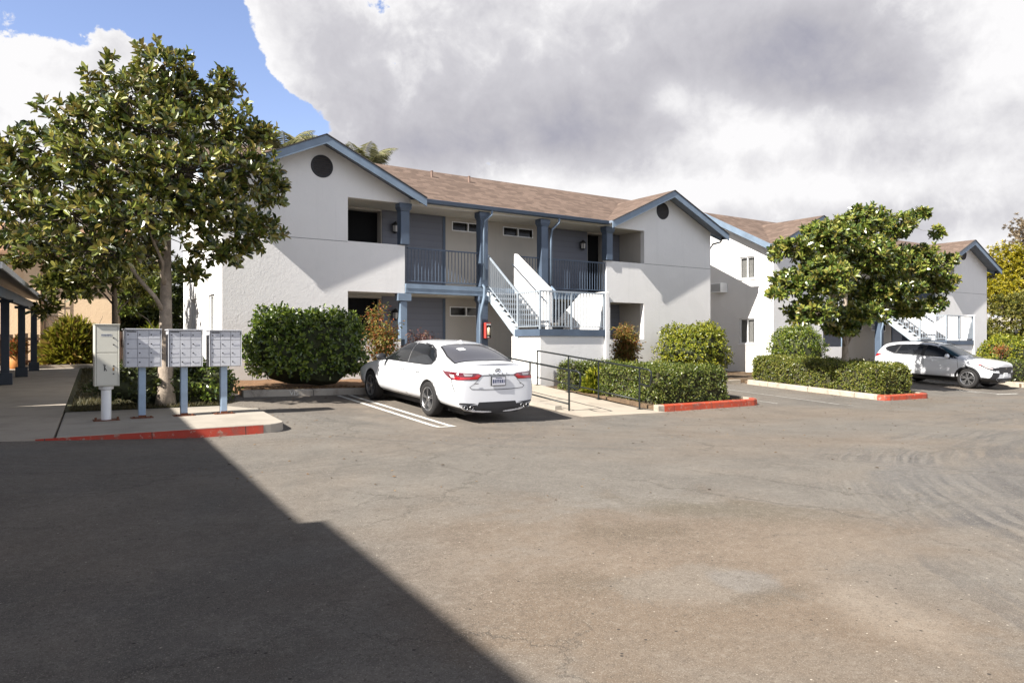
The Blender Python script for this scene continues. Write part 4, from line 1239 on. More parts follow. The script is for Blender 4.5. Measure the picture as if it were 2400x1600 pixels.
# ---------------------------------------------------------------- the white SUV
AXZ = .37
SUV = [
 (2.25, .30, .60,.34, .70,.52, .70,.78, .66,.90, .52,.95, .36,.97, .20,.98, .985),
 (2.14, .25, .78,.29, .85,.52, .85,.82, .80,.95, .63,1.0, .42,1.03, .20,1.04, 1.045),
 (1.90, .24, .86,.28, .905,.55, .895,.88, .86,1.0, .67,1.05, .45,1.08, .22,1.09, 1.095),
 (1.33, .24, .88,.28, .925,.60, .915,.93, .875,1.06, .68,1.11, .46,1.14, .22,1.15, 1.155),
 (1.00, .24, .88,.28, .925,.60, .918,.95, .88,1.09, .74,1.145, .50,1.175, .25,1.185, 1.19),
 (.55,  .24, .88,.28, .925,.60, .92,.96, .88,1.105, .77,1.27, .64,1.37, .35,1.405, 1.415),
 (.12,  .24, .88,.28, .925,.60, .92,.96, .885,1.11, .775,1.40, .63,1.575, .35,1.62, 1.63),
 (-.40, .24, .88,.28, .925,.60, .92,.97, .885,1.115, .775,1.44, .63,1.635, .35,1.68, 1.69),
 (-1.0, .24, .88,.28, .925,.60, .92,.98, .885,1.125, .775,1.44, .63,1.625, .35,1.67, 1.68),
 (-1.6, .25, .88,.29, .925,.60, .92,.99, .885,1.145, .77,1.42, .62,1.59, .35,1.635, 1.645),
 (-2.0, .27, .87,.31, .91,.60, .905,.99, .865,1.15, .75,1.38, .60,1.545, .34,1.59, 1.60),
 (-2.2, .28, .85,.33, .89,.60, .885,.98, .84,1.12, .73,1.30, .58,1.44, .33,1.48, 1.49),
 (-2.34,.30, .80,.35, .85,.60, .84,.92, .79,1.06, .67,1.14, .52,1.19, .30,1.21, 1.22),
 (-2.40,.34, .74,.38, .79,.58, .77,.85, .72,.95, .60,1.0, .46,1.03, .28,1.04, 1.045)]
me, mi, bvh = body_mesh(SUV, (1.33, -1.33), .415, .62)
C2 = empty('suv', (0, 0, 0), 'white crossover SUV with roof rails parked nose out behind the long clipped hedge', 'car', 'parked white cars')
b = link('body', me, [M_PAINT, M_TRIM], C2, local=True); me.polygons.foreach_set('material_index', mi); me.polygons.foreach_set('use_smooth', [True] * len(me.polygons))
for s in (-1, 1):
    for poly in (dense([(.98, .42), (1.0, .70), (.93, 1.05), (-.30, 1.08), (-.30, .42)]), dense([(-.34, .42), (-.34, 1.08), (-1.30, 1.10), (-1.33, .95), (-1.12, .80), (-.95, .62), (-.92, .42)])):
        cx = sum(p[0] for p in poly) / len(poly); cz = sum(p[1] for p in poly) / len(poly)
        put(patch(bvh, [(cx + (a - cx) * 1.014, cz + (z - cz) * 1.02) for a, z in poly], 'side', s, .0015, .08), 'door_gap', M_DARK, C2)
        d = put(patch(bvh, poly, 'side', s, .0045, .08), 'door', M_PAINT, C2)
        hy = cx - .42
        hit = bvh.ray_cast(Vector((s * 2, hy, .97)), Vector((-s, 0, 0)))[0]
        m = MB(); m.bar((hit.x + s * .022, hy + .09, .972), (hit.x + s * .022, hy - .09, .98), .026, .03); m.bar((hit.x - s * .01, hy, .975), (hit.x + s * .022, hy, .975), .15, .015, up=(1, 0, 0)); m.build('handle', M_PAINT, d, local=True, bevel=.006)
    put(patch(bvh, dense([(.92, 1.105), (.45, 1.36), (.1, 1.52), (-.3, 1.575), (-.9, 1.575), (-1.5, 1.53), (-1.85, 1.45), (-1.98, 1.36), (-1.8, 1.235), (-1.5, 1.165)]), 'side', s, .003, .06), 'window_trim', M_TRIM, C2)
    seam(bvh, [(.95, 1.10), (0, 1.115), (-.9, 1.13), (-1.55, 1.16), (-1.95, 1.30)], 'window_trim', C2, .022, 'side', s, M_CHROME)
    put(patch(bvh, dense([(.80, 1.14), (.42, 1.34), (.1, 1.49), (-.26, 1.545), (-.33, 1.14)]), 'side', s, .006, .06), 'window', M_CGLASS, C2)
    put(patch(bvh, dense([(-.40, 1.55), (-.9, 1.55), (-1.28, 1.525), (-1.42, 1.18), (-.45, 1.145)]), 'side', s, .006, .06), 'window', M_CGLASS, C2)
    put(patch(bvh, dense([(-1.34, 1.52), (-1.62, 1.48), (-1.83, 1.42), (-1.92, 1.36), (-1.76, 1.26), (-1.49, 1.19)]), 'side', s, .006, .06), 'window', M_CGLASS, C2)
    # lower cladding and arch flares
    put(patch(bvh, dense([(.95, .40), (-.9, .40), (-.9, .26), (.95, .26)]), 'side', s, .012, .06), 'sill_cladding', M_TRIM, C2)
    for ay in (1.33, -1.33):
        arc = [(ay + .47 * math.cos(R(a)), AXZ + .47 * math.sin(R(a))) for a in range(-12, 193, 8)] + [(ay + .405 * math.cos(R(a)), AXZ + .405 * math.sin(R(a))) for a in range(192, -13, -8)]
        put(patch(bvh, arc, 'side', s, .012, .06), 'arch_flare', M_TRIM, C2)
        wheel(C2, s * .80, ay, .37, .235, 5, s, 'w')
    put(patch(bvh, dense([(1.80, .46), (2.2, .44), (2.2, .24), (1.80, .24)]), 'side', s, .010, .05), 'bumper_cladding', M_TRIM, C2)
    # headlight, grille wing, fog surround, tail lamp
    hl = put(patch(bvh, dense([(1.58, .955), (1.85, .925), (2.12, .86), (2.2, .82), (2.2, .70), (2.0, .77), (1.75, .88)]), 'side', s, .006, .04), 'headlight', M_TRIM, C2)
    put(patch(bvh, dense([(1.80, .905), (1.95, .885), (2.15, .82), (2.15, .77), (1.95, .82)]), 'side', s, .010, .04), 'lamp_lens', M_CLEAR, hl)
    put(patch(bvh, dense([(1.60, .95), (1.8, .925), (1.82, .905), (1.72, .905)]), 'side', s, .010, .04), 'marker_lens', M_REDL, hl)
    put(patch(bvh, dense([(s * .46, .74), (s * .84, .72), (s * .84, .83), (s * .46, .83)]), 'front', s, .007, .04), 'headlight', M_TRIM, C2)
    put(patch(bvh, dense([(s * .42, .62), (s * .80, .66), (s * .83, .42), (s * .70, .38), (s * .52, .48)]), 'front', s, .006, .05), 'fog_surround', M_TRIM, C2)
    seam(bvh, [(s * .30, .44), (s * .45, .44), (s * .58, .38), (s * .80, .37)], 'bumper_trim', C2, .04, 'front', 1, M_PAINT)
    put(patch(bvh, dense([(-2.0, 1.10), (-2.2, 1.13), (-2.42, 1.10), (-2.42, .98), (-2.25, 1.0)]), 'side', s, .006, .04), 'taillight', M_REDL, C2)
    m = MB(); m.tube([(s * .64, .1, 1.60), (s * .64, -.1, 1.66), (s * .635, -.6, 1.69), (s * .63, -1.2, 1.675), (s * .62, -1.75, 1.63), (s * .62, -1.85, 1.6)], .016, 8); m.build('roof_rail', M_TRIM, C2, smooth=True, local=True)
    m = MB()
    m.lathe([(.0, -.11), (.07, -.095), (.095, -.03), (.08, .05), (.03, .095), (0, .10)], (0, 0, 0), 'x', 16)
    for v in m.bm.verts: v.co = Vector((s * (1.03 + v.co.x * 1.1), .62 + v.co.y * .8, 1.18 + v.co.z * .95))
    m.build('wing_mirror', M_PAINT, C2, smooth=True, local=True)
    m = MB(); m.bar((s * .87, .64, 1.09), (s * .98, .62, 1.13), .06, .04); m.build('mirror_stalk', M_TRIM, C2, local=True)
put(patch(bvh, dense([(-.62, .12), (.62, .12), (.74, .60), (.78, .90), (0, .97), (-.78, .90), (-.74, .60)]), 'top', 1, .005, .07), 'windscreen', glassmat('blue_windscreen', (.02, .05, .065), .03), C2)
put(patch(bvh, dense([(-.60, -2.08), (.60, -2.08), (.68, -2.3), (-.68, -2.3)]), 'top', 1, .005, .07), 'rear_window', M_CGLASS, C2)
put(patch(bvh, dense([(-.50, .86), (.50, .86), (.54, .78), (.42, .60), (-.42, .60), (-.54, .78)]), 'front', 1, .006, .05), 'grille', M_TRIM, C2)
seam(bvh, [(-.66, .83), (-.3, .825), (0, .82), (.3, .825), (.66, .83)], 'grille_bar', C2, .03, 'front', 1, M_CHROME)
put(patch(bvh, dense([(-.60, .44), (.60, .44), (.60, .33), (-.60, .33)]), 'front', 1, .008, .06), 'lower_intake', M_TRIM, C2)
hf = bvh.ray_cast(Vector((0, 4, .56)), Vector((0, -1, 0)))[0]
m = MB(); m.box(-.155, .155, hf.y + .004, hf.y + .02, .49, .64); m.build('license_plate', M_WHITEP, C2, local=True, bevel=.006)
h2 = bvh.ray_cast(Vector((0, 4, .80)), Vector((0, -1, 0)))[0]
m = MB()
m.bar((-.045, h2.y + .012, .84), (-.03, h2.y + .012, .76), .012); m.bar((.045, h2.y + .012, .84), (.03, h2.y + .012, .76), .012); m.bar((-.035, h2.y + .012, .80), (.035, h2.y + .012, .80), .012)
m.build('emblem', M_CHROME, C2, local=True)
m = MB(); m.box(-.62, .62, -2.2, 2.0, .22, .33); m.build('underbody', M_TRIM, C2, local=True)
C2.location = (30.4, 14.73, -.212)
C2.rotation_euler = (R(-2.6), 0, R(180))
# ---------------------------------------------------------------- foliage
def unit(a): return a / np.maximum(1e-9, np.linalg.norm(a, axis=-1, keepdims=True))

def leaf_arrays(P, A, Nn, L, W, fold=.18, droop=.08):
    """P base points, A leaf axes, Nn leaf normals (made perpendicular), L lengths, W widths -> verts, quads"""
    A = unit(A); S = unit(np.cross(A, Nn)); Nn = np.cross(S, A)
    L = L[:, None]; W = W[:, None]
    b = P
    t = P + A * L - Nn * L * droop
    up = Nn * W * fold
    l1 = P + A * L * .32 - S * W * .46 + up; l2 = P + A * L * .74 - S * W * .44 + up - Nn * L * droop * .4
    r1 = P + A * L * .32 + S * W * .46 + up; r2 = P + A * L * .74 + S * W * .44 + up - Nn * L * droop * .4
    n = len(P)
    V = np.stack([b, r1, r2, t, l2, l1], 1).reshape(-1, 3)
    base = np.arange(n)[:, None] * 6
    F = np.concatenate([base + np.array([[0, 1, 2, 3]]), base + np.array([[0, 3, 4, 5]])], 1).reshape(-1, 4)
    return V, F

def mesh_from(name, V, F, mats, extra=None, parent=None, smooth=False):
    """leaves (material 0) plus an optional MB with wood or a core (material 1)"""
    me = bpy.data.meshes.new(name)
    verts = V.tolist(); faces = F.tolist(); mi = [0] * len(faces)
    if extra is not None:
        n0 = len(verts)
        extra.bm.verts.index_update()
        verts += [tuple(v.co) for v in extra.bm.verts]
        for f in extra.bm.faces:
            faces.append([n0 + v.index for v in f.verts]); mi.append(1)
        extra.bm.free()
    me.from_pydata(verts, [], faces)
    o = link(name, me, mats, parent)
    me.polygons.foreach_set('material_index', mi)
    if smooth: me.polygons.foreach_set('use_smooth', [True] * len(me.polygons))
    return o

def rosettes(P, D, rng, k=(7, 11), L=(.14, .21), wr=.40, spread=1.0, jit=.06):
    """whorls of leaves at points P with shoot directions D"""
    pts, ax, nn, ll = [], [], [], []
    for p, d in zip(P, D):
        d = d / np.linalg.norm(d)
        s = np.cross(d, [.3, .2, .9]); s /= np.linalg.norm(s); t = np.cross(d, s)
        n = rng.integers(k[0], k[1] + 1); a0 = rng.uniform(0, 6.28)
        for i in range(n):
            a = a0 + i * 2.4 + rng.normal(0, .25); el = spread * (1.25 - .8 * i / n) + rng.normal(0, .18)
            r = s * math.cos(a) + t * math.sin(a)
            v = d * math.cos(el) + r * math.sin(el)
            pts.append(p + d * (-.10 + .12 * i / n) + rng.normal(0, jit * .2, 3)); ax.append(v); nn.append(d * math.sin(el) - r * math.cos(el) + rng.normal(0, .25, 3))
            ll.append(rng.uniform(*L))
    ll = np.array(ll)
    return np.array(pts), np.array(ax), np.array(nn), ll, ll * wr

def tree(name, label, base, top, r0, lobes, leafm, barkm, seed, L=(.14, .21), wr=.42, k=(7, 11), group=None, forks=None, updir=.55, twig=.35, spread=1.0, cat='tree', lean=None, r1=None, inner=.5):
    """lobes: (centre, radii, number of whorls); the trunk runs base->top with limbs to every lobe"""
    rng = np.random.default_rng(seed)
    T = empty(name, base, label, cat, group)
    base = np.array(base, float); top = np.array(top, float)
    def trunkpt(t):
        w = np.array([math.sin(t * 3.1 + seed) * .05, math.cos(t * 2.3 + seed) * .05, 0]) * t
        return base + (top - base) * t + w
    r1 = r1 or r0 * .3
    tm = MB()
    n = 14
    path = [trunkpt(i / n) for i in range(n + 1)]
    rad = [(r0 + (r1 - r0) * (i / n) ** .8) * (1.35 if i == 0 else 1) for i in range(n + 1)]
    path[0] = path[0] - np.array([0, 0, .15])
    tm.tube(path, rad, 12)
    P, D = [], []
    tw = MB()
    mains = []
    order = sorted(range(len(lobes)), key=lambda i: -np.prod(np.ravel(lobes[i][1])))
    nm = max(3, len(lobes) // 3)
    for qi in order:
        c, r, m = lobes[qi]
        c = np.array(c, float); r = np.array(r, float) if np.ndim(r) else np.array([r, r, r * .85])
        # limb
        t0 = min(.95, max(.18 if forks is None else forks, ((c[2] - base[2]) - np.linalg.norm((c - top)[:2]) * .95) / (top[2] - base[2])))
        near = min(mains, key=lambda q: np.linalg.norm(q[2] - c)) if len(mains) >= nm else None
        if near is not None and np.linalg.norm(near[2] - c) < np.linalg.norm(trunkpt(t0) - c):
            a = near[1]; rr = near[3] * .55; ctl = a + (c - a) * np.array([.45, .45, .4])
        else:
            a = trunkpt(t0); rr = min(.07, (r0 + (r1 - r0) * t0 ** .8) * .42)
            ctl = a + (c - a) * np.array([.38, .38, .62])
        ctl = ctl + rng.normal(0, .07, 3)
        limb = [a * (1 - t) ** 2 + ctl * 2 * t * (1 - t) + c * t * t + (rng.normal(0, .025, 3) if 0 < i < 6 else 0) for i, t in enumerate(np.linspace(0, 1, 7))]
        tm.tube(limb, list(np.linspace(rr, rr * .3, 7)), 7)
        mains.append((a, limb[4], c, rr))
        u = unit(rng.normal(0, 1, (m, 3)))
        rad_ = rng.uniform(inner ** 2, 1.0, m) ** .5
        lump = 1 + .22 * np.sin(u[:, 0] * 5 + seed) * np.cos(u[:, 1] * 4.3 + c[0]) + .12 * np.sin(u[:, 2] * 9 + c[1])
        pos = c + u * r * (rad_ * lump)[:, None]
        d = u * 1.0 + np.array([0, 0, updir]) + rng.normal(0, .3, (m, 3))
        P.append(pos); D.append(unit(d))
        for i in range(m):
            if rng.uniform() < twig:
                q = c + (pos[i] - c) * rng.uniform(.05, .35) + rng.normal(0, .05, 3)
                mid = (q + pos[i]) / 2 + rng.normal(0, .05, 3) + np.array([0, 0, -.04])
                tw.tube([q, mid, pos[i]], [.016, .011, .006], 4, cap=False)
    P = np.concatenate(P); D = np.concatenate(D)
    pts, ax, nn, ll, ww = rosettes(P, D, rng, k, L, wr, spread)
    V, F = leaf_arrays(pts, ax, nn, ll, ww)
    tm.build('trunk', barkm, T, smooth=True)
    base0 = ROOTLOC[T.name]
    mesh_from('crown', V, F, [leafm, M_BARKD], tw, T)
    return T

M_MAG = leafmat('magnolia_leaves', [(.016, .028, .007), (.045, .07, .013), (.095, .125, .022), (.18, .205, .034), (.25, .26, .05), (.16, .115, .032), (.38, .34, .07)], .3, .18, .9)
M_MAGR = leafmat('magnolia_leaves_bright', [(.022, .042, .008), (.06, .10, .016), (.12, .165, .026), (.2, .24, .04), (.29, .29, .055), (.18, .14, .036)], .3, .22, .9)

SH = [0.0, 1.0, 1.0]
def dirpt(u, v, Y, d=0.0):
    p = atY(u, v, Y); return (p.x, p.y + d, p.z)

TB = (2.24, 16.0, .2); SH[:] = [-1.2, 1.12, .93]
def lb(u, v, Y, r, n): return (tuple(atY(u, v, Y + SH[0])), tuple(q * SH[2] for q in r), int(n * SH[1]))
tree('magnolia_tree', 'tall magnolia tree behind the mailboxes, its grey trunk rising past the left gable', TB, (2.27, 16.0, 6.7), .165, [
    lb(372, 165, 17.2, (.62, .7, .75), 75), lb(300, 235, 16.9, (.85, .8, .6), 80), lb(440, 225, 17.4, (.75, .8, .65), 80), lb(520, 205, 17.3, (.42, .5, .38), 34), lb(245, 150, 17.2, (.16, .2, .22), 7),
    lb(200, 300, 17.0, (.9, .9, .55), 85), lb(360, 310, 16.4, (1.0, .9, .7), 110), lb(520, 300, 17.0, (.65, .8, .6), 75), lb(610, 315, 17.2, (.42, .5, .32), 30),
    lb(100, 360, 17.2, (.95, .9, .5), 80), lb(250, 400, 16.2, (1.0, .9, .65), 115), lb(420, 410, 16.0, (1.0, .9, .7), 115), lb(560, 400, 16.7, (.85, .9, .6), 95), lb(640, 440, 17.2, (.4, .6, .45), 40),
    lb(60, 440, 17.3, (.85, .9, .55), 75), lb(170, 500, 16.4, (.95, .9, .5), 78), lb(330, 500, 16.0, (1.0, .9, .6), 105), lb(490, 490, 16.4, (.85, .9, .5), 85), lb(600, 540, 16.8, (.6, .7, .42), 52),
    lb(90, 560, 17.0, (.6, .8, .3), 18), lb(240, 590, 16.6, (.8, .9, .34), 42), lb(340, 595, 17.6, (.7, .9, .35), 34), lb(520, 590, 16.7, (.65, .7, .3), 38), lb(455, 640, 16.9, (.3, .4, .2), 12), lb(20, 510, 17.2, (.4, .7, .4), 18),
], M_MAG, M_BARK, 11, L=(.125, .205), wr=.46, forks=.26, group='magnolia trees around the parking lot', r1=.03)

SH[:] = [0, 2.35, 1.0]
TB2 = (21.75, 13.5, -.05)
tree('magnolia_tree', 'smaller round magnolia tree standing in the long hedge in front of the farther building', TB2, (21.8, 13.5, 4.6), .14, [
    lb(2020, 520, 13.5, (.8, .8, .5), 85), lb(1950, 560, 13.2, (.8, .8, .5), 85), lb(2100, 530, 13.6, (.7, .7, .45), 60), lb(2160, 500, 13.6, (.32, .4, .2), 16), lb(1905, 540, 13.5, (.3, .4, .25), 15),
    lb(1860, 585, 13.4, (.65, .7, .32), 50), lb(2050, 600, 12.8, (1.0, .8, .6), 115), lb(2150, 610, 13.4, (.8, .8, .55), 80), lb(2195, 545, 13.6, (.2, .25, .22), 8),
    lb(1930, 650, 12.9, (1.0, .8, .6), 110), lb(2090, 680, 12.8, (1.0, .8, .55), 105), lb(2190, 660, 13.4, (.55, .7, .5), 50), lb(2225, 610, 13.6, (.3, .4, .25), 16), lb(1850, 660, 13.4, (.45, .6, .4), 35), lb(1825, 690, 13.4, (.22, .3, .18), 10),
    lb(1900, 730, 13.1, (.7, .8, .4), 62), lb(2010, 735, 12.9, (.75, .8, .34), 58), lb(2120, 725, 13.1, (.7, .8, .26), 50), lb(2185, 712, 13.4, (.4, .5, .28), 28), lb(1970, 770, 13.3, (.5, .6, .2), 26), lb(2010, 690, 13.8, (.95, .8, .5), 62), lb(1985, 600, 14.0, (1.0, .9, .6), 66), lb(2120, 640, 14.0, (.8, .8, .5), 46),
], M_MAGR, M_BARK, 5, L=(.13, .21), wr=.47, forks=.28, group='magnolia trees around the parking lot', r1=.03)

SH[:] = [0, 1.3, 1.0]
TB3 = (2.02, 24.0, .3)
tree('magnolia_tree', 'slender dark-stemmed magnolia behind the parcel locker, lower than the tall one', TB3, (2.0, 24.0, 5.2), .12, [
    lb(120, 590, 24, (1.1, 1.0, .6), 75), lb(220, 640, 23.5, (1.2, 1.0, .6), 90), lb(150, 670, 23.6, (.8, .8, .42), 55), lb(60, 560, 24, (.7, .8, .45), 34), lb(300, 620, 24, (.9, .9, .6), 50), lb(110, 720, 23.8, (.4, .5, .25), 16), lb(200, 540, 24, (1.0, 1, .7), 55), lb(320, 690, 24.3, (.5, .6, .35), 26), lb(40, 610, 24, (.4, .5, .25), 12),
], leafmat('magnolia_leaves_far', [(.04, .055, .01), (.075, .09, .014), (.13, .13, .022), (.2, .18, .035)], .36, .28), M_BARKD, 21, L=(.16, .24), wr=.42, forks=.22, group='magnolia trees around the parking lot', k=(6, 9))
tree('small_tree', 'young pale-stemmed tree on the back lawn seen between the two magnolia trunks', (4.35, 32, .4), (4.4, 32, 3.6), .10, [
    lb(330, 690, 32, (.9, .8, .6), 70), lb(350, 650, 32, (.8, .8, .5), 50), lb(300, 720, 32, (.5, .5, .35), 26)],
    leafmat('young_leaves', [(.05, .08, .012), (.12, .15, .02), (.2, .22, .04)], .4, .3), M_BARK, 31, L=(.16, .26), k=(6, 9))

# ---- broad background trees
def bigtree(name, label, base, h, r, n, mat, seed, L=(.12, .2), flat=.8, group=None, twig=.1, k=(8, 12), low=.35, rb=M_BARKD):
    rng = np.random.default_rng(seed); lobes = []
    b = np.array(base, float)
    for i in range(18):
        a = rng.uniform(0, 6.28); q = rng.uniform(.15, .85) ** .6
        z = rng.uniform(low, .9)
        w = math.sin(math.pi * min(1, (z - low + .22) / (1.1 - low))) ** .5
        lobes.append(((b[0] + math.cos(a) * r * q * w, b[1] + math.sin(a) * r * q * w, b[2] + h * z), (r * .42, r * .42, r * .42 * flat), n // 18))
    return tree(name, label, base, (base[0], base[1], base[2] + h * .8), .05 * h ** .8, lobes, mat, rb, seed, L=L, k=k, group=group, twig=twig, forks=.2, spread=1.15)
M_YEL = leafmat('yellow_leaves', [(.09, .10, .008), (.22, .2, .008), (.36, .3, .012), (.45, .36, .02)], .5, .4)
M_OLIVE = leafmat('olive_leaves', [(.05, .06, .01), (.10, .11, .016), (.17, .16, .025), (.22, .19, .03)], .5, .3)
M_DKG = leafmat('dark_green_leaves', [(.02, .032, .007), (.045, .06, .01), (.085, .10, .016)], .45, .25)
M_BRN = leafmat('brown_leaves', [(.12, .085, .05), (.2, .15, .09), (.28, .22, .13)], .6, .3)
p = atY(2412, 800, 24.0)
bigtree('yellow_tree', 'yellow-leaved tree at the right edge beyond the farther building', (p.x, p.y, -.3), 9.3, 4.2, 5600, M_YEL, 41, L=(.15, .26), low=.42)
p = atY(2372, 800, 21.0)
bigtree('olive_tree', 'dark olive tree under the yellow one, right of the farther gable', (p.x, p.y, -.3), 4.9, 2.2, 1500, M_OLIVE, 43, L=(.12, .2), low=.3)
p = atY(2445, 800, 36.0)
bigtree('autumn_tree', 'tall brown autumn tree rising behind the yellow tree at the right edge', (p.x, p.y, -.3), 17, 6.2, 1500, M_BRN, 45, L=(.22, .36), low=.5, twig=.6)
def bare_tree():
    p = atY(2312, 800, 34.0); rng = random.Random(4)
    T = empty('bare_tree', (p.x, p.y, -.3), 'leafless twiggy tree just behind the farthest gable peak', 'tree')
    m = MB()
    def grow(a, d, l, r, lev):
        b = a + d * l
        m.tube([a, a + d * l * .5 + Vector((rng.uniform(-.1, .1), rng.uniform(-.1, .1), .05)) * l * .3, b], [r, r * .8, r * .6], 5 if lev < 3 else 3, cap=False)
        if lev >= 6: return
        for k in range(3 if lev < 4 else 2):
            nd = (d + Vector((rng.uniform(-1, 1), rng.uniform(-1, 1), rng.uniform(-.3, .7))) * .62).normalized()
            grow(a + d * l * rng.uniform(.65, 1), nd, l * rng.uniform(.62, .8), r * .62, lev + 1)
    grow(Vector((p.x, p.y, -.4)), Vector((0, 0, 1)), 4.3, .2, 0)
    m.build('trunk', plain('grey_twigs', (.2, .17, .15), .9, .1), T)
bare_tree()
for i, (u, Y, h, r, s, lab) in enumerate(((350, 47, 6.2, 3.0, 61, 'dark leafy tree far behind the mailboxes, left of the white side wall'), (425, 52, 6.8, 2.4, 63, 'dark leafy tree far back beside the white side wall'), (286, 44, 5.2, 2.2, 65, 'dark bushy tree far back beside the corner of the tan building'))):
    p = atY(u, 800, Y); bigtree('background_tree', lab, (p.x, p.y, .4), h, r, 700, M_DKG, s, L=(.22, .36), group='dark trees behind the lawn', low=.12)
for i, (u, Y, h, r, s, lab) in enumerate(((1985, 70, 9, 5, 71, 'far tree hidden behind the right magnolia'),)):
    pass

# ---- palms behind the nearer building
def palm(base, h, label, seed, nf=26, fl=2.6):
    T = empty('palm_tree', base, label, 'palm tree', 'palm trees behind the nearer building')
    rng = np.random.default_rng(seed); b = np.array(base, float); c = b + np.array([0, 0, h])
    m = MB(); m.tube([b, b + (c - b) * .5 + np.array([.08, 0, 0]), c], [.22, .17, .15], 10); m.build('trunk', M_BARK, T, smooth=True)
    V, F = [], []; mb = MB()
    for k in range(nf):
        a = k * 2.4 + rng.normal(0, .2); e = rng.uniform(-.1, 1.25); L = fl * rng.uniform(.8, 1.1)
        pts = []; p = c.copy(); d = np.array([math.cos(a) * math.cos(e), math.sin(a) * math.cos(e), math.sin(e)])
        for i in range(12):
            pts.append(p.copy()); p = p + d * L / 11; d = d + np.array([0, 0, -.165]); d /= np.linalg.norm(d)
        mb.tube(pts, [.025 - .0018 * i for i in range(12)], 4, cap=False)
        side = np.array([-math.sin(a), math.cos(a), 0])
        for i in range(2, 64):
            t = i / 64 * 11; j = min(10, int(t)); q = pts[j] + (pts[j + 1] - pts[j]) * (t - j); ax = unit(pts[j + 1] - pts[j])
            for s in (-1, 1):
                l = .80 * math.sin(math.pi * (i / 64 * .85 + .12)) * rng.uniform(.85, 1.1)
                dv = unit(ax * .55 + side * s + np.array([0, 0, -.35 - .3 * rng.uniform()]))
                n0 = len(V); w = ax * .008
                V += [q - w, q + w, q + dv * l * .6 + w + np.array([0, 0, -.02]), q + dv * l + np.array([0, 0, -.16 * l])]
                F.append([n0, n0 + 1, n0 + 2, n0 + 3])
    mesh_from('crown', np.array(V), np.array(F), [leafmat('palm_fronds', [(.10, .11, .045), (.19, .19, .085), (.30, .28, .14)], .45, .4), M_BARK], mb, T)
p = atY(845, 800, 33); palm((p.x, p.y, .3), 9.1, 'palm tree whose fronds droop behind the right slope of the left gable', 3, 28, 2.3)
p = atY(668, 800, 34); palm((p.x, p.y, .3), 9.9, 'palm tree whose fronds show left of the gable peak beside the tall magnolia', 8, 24, 2.2)

# ---- shrubs, hedges
def bush(name, label, c, r, n, mat, seed, L=(.05, .08), wr=.55, core=(.03, .035, .012), lump=.16, cat='shrub', group=None, flat_bottom=True, updir=.25, sq=2.2, whorl=True, k=(4, 7)):
    """rounded shrub: whorls through an outer shell, solid core inside coloured dark for the interior shade"""
    rng = np.random.default_rng(seed); c = np.array(c, float); r = np.array(r, float)
    m = n // 6 if whorl else n
    u = unit(rng.normal(0, 1, (m, 3)))
    if flat_bottom: u[:, 2] = np.where(u[:, 2] < -.55, -u[:, 2], u[:, 2])
    s = 1 / (np.abs(u[:, 0]) ** sq + np.abs(u[:, 1]) ** sq + np.abs(u[:, 2]) ** sq) ** (1 / sq)
    ph = rng.uniform(0, 6.28, 6)
    def lumps(u): return 1 + lump * (np.sin(u[:, 0] * 4 + ph[0]) * np.sin(u[:, 1] * 3.5 + ph[1]) + .6 * np.sin(u[:, 2] * 6 + ph[2] + u[:, 0] * 5) + .35 * np.sin(u[:, 0] * 13 + ph[3]) * np.sin(u[:, 2] * 12 + ph[4] + u[:, 1] * 9))
    rad = s * lumps(u) * rng.uniform(.80, 1.03, m)
    spr = rng.uniform(0, 1, m) < .02
    rad = np.where(spr, rad * 1.08, rad)
    P = c + u * r * rad[:, None]
    D = unit(u / r * r.mean() + np.array([0, 0, updir]) + rng.normal(0, .35, (m, 3)))
    if whorl:
        pts, ax, nn, ll, ww = rosettes(P, D, rng, k, L, wr, 1.15, .1)
    else:
        pts = P; nn = D; ax = unit(np.cross(D, rng.normal(0, 1, (m, 3)))) + D * .5; ll = rng.uniform(L[0], L[1], m); ww = ll * wr
    V, F = leaf_arrays(pts, ax, nn, ll, ww)
    cm = MB()  # solid core blocks light through; its dark colour stands for shaded twigs
    bmesh.ops.create_icosphere(cm.bm, subdivisions=3, radius=1)
    co = np.array([v.co[:] for v in cm.bm.verts]); uu = unit(co)
    ss = 1 / (np.abs(uu[:, 0]) ** sq + np.abs(uu[:, 1]) ** sq + np.abs(uu[:, 2]) ** sq) ** (1 / sq)
    q = c + uu * r * (ss * lumps(uu) * .80)[:, None]
    for v, w in zip(cm.bm.verts, q): v.co = w
    g = c[2] - r[2]
    o = mesh_from(name, V, F, [mat, plain(name + '_twigs', core, .95, .5, 9)], cm)
    return tag(o, label, cat, group)

M_SHRUB = leafmat('shrub_leaves', [(.024, .046, .008), (.062, .104, .014), (.13, .185, .026), (.25, .30, .045)], .28, .28, .7)
M_SHRUBY = leafmat('yellow_green_leaves', [(.06, .09, .011), (.15, .185, .018), (.28, .29, .025), (.38, .35, .035)], .38, .35)
M_HEDGE = leafmat('hedge_leaves', [(.036, .056, .010), (.075, .108, .016), (.135, .165, .028), (.21, .205, .05)], .35, .25, .55)
M_NAND = leafmat('nandina_leaves', [(.08, .09, .022), (.19, .17, .04), (.3, .19, .06), (.38, .14, .045), (.42, .08, .03)], .5, .4)
M_RED = M_RED
bush('shrub', 'large rounded dark green shrub behind the kerb, between mailboxes and white sedan', (5.62, 17.55, 1.28), (1.48, .95, 1.02), 9000, M_SHRUB, 101, L=(.075, .125), sq=2.7, lump=.10)
bush('shrub', 'yellow-green round shrub left of the gap between the two buildings', (20.2, 18.45, 1.12), (1.45, 1.1, 1.02), 9000, M_SHRUBY, 103, L=(.06, .10), sq=2.4, lump=.10)
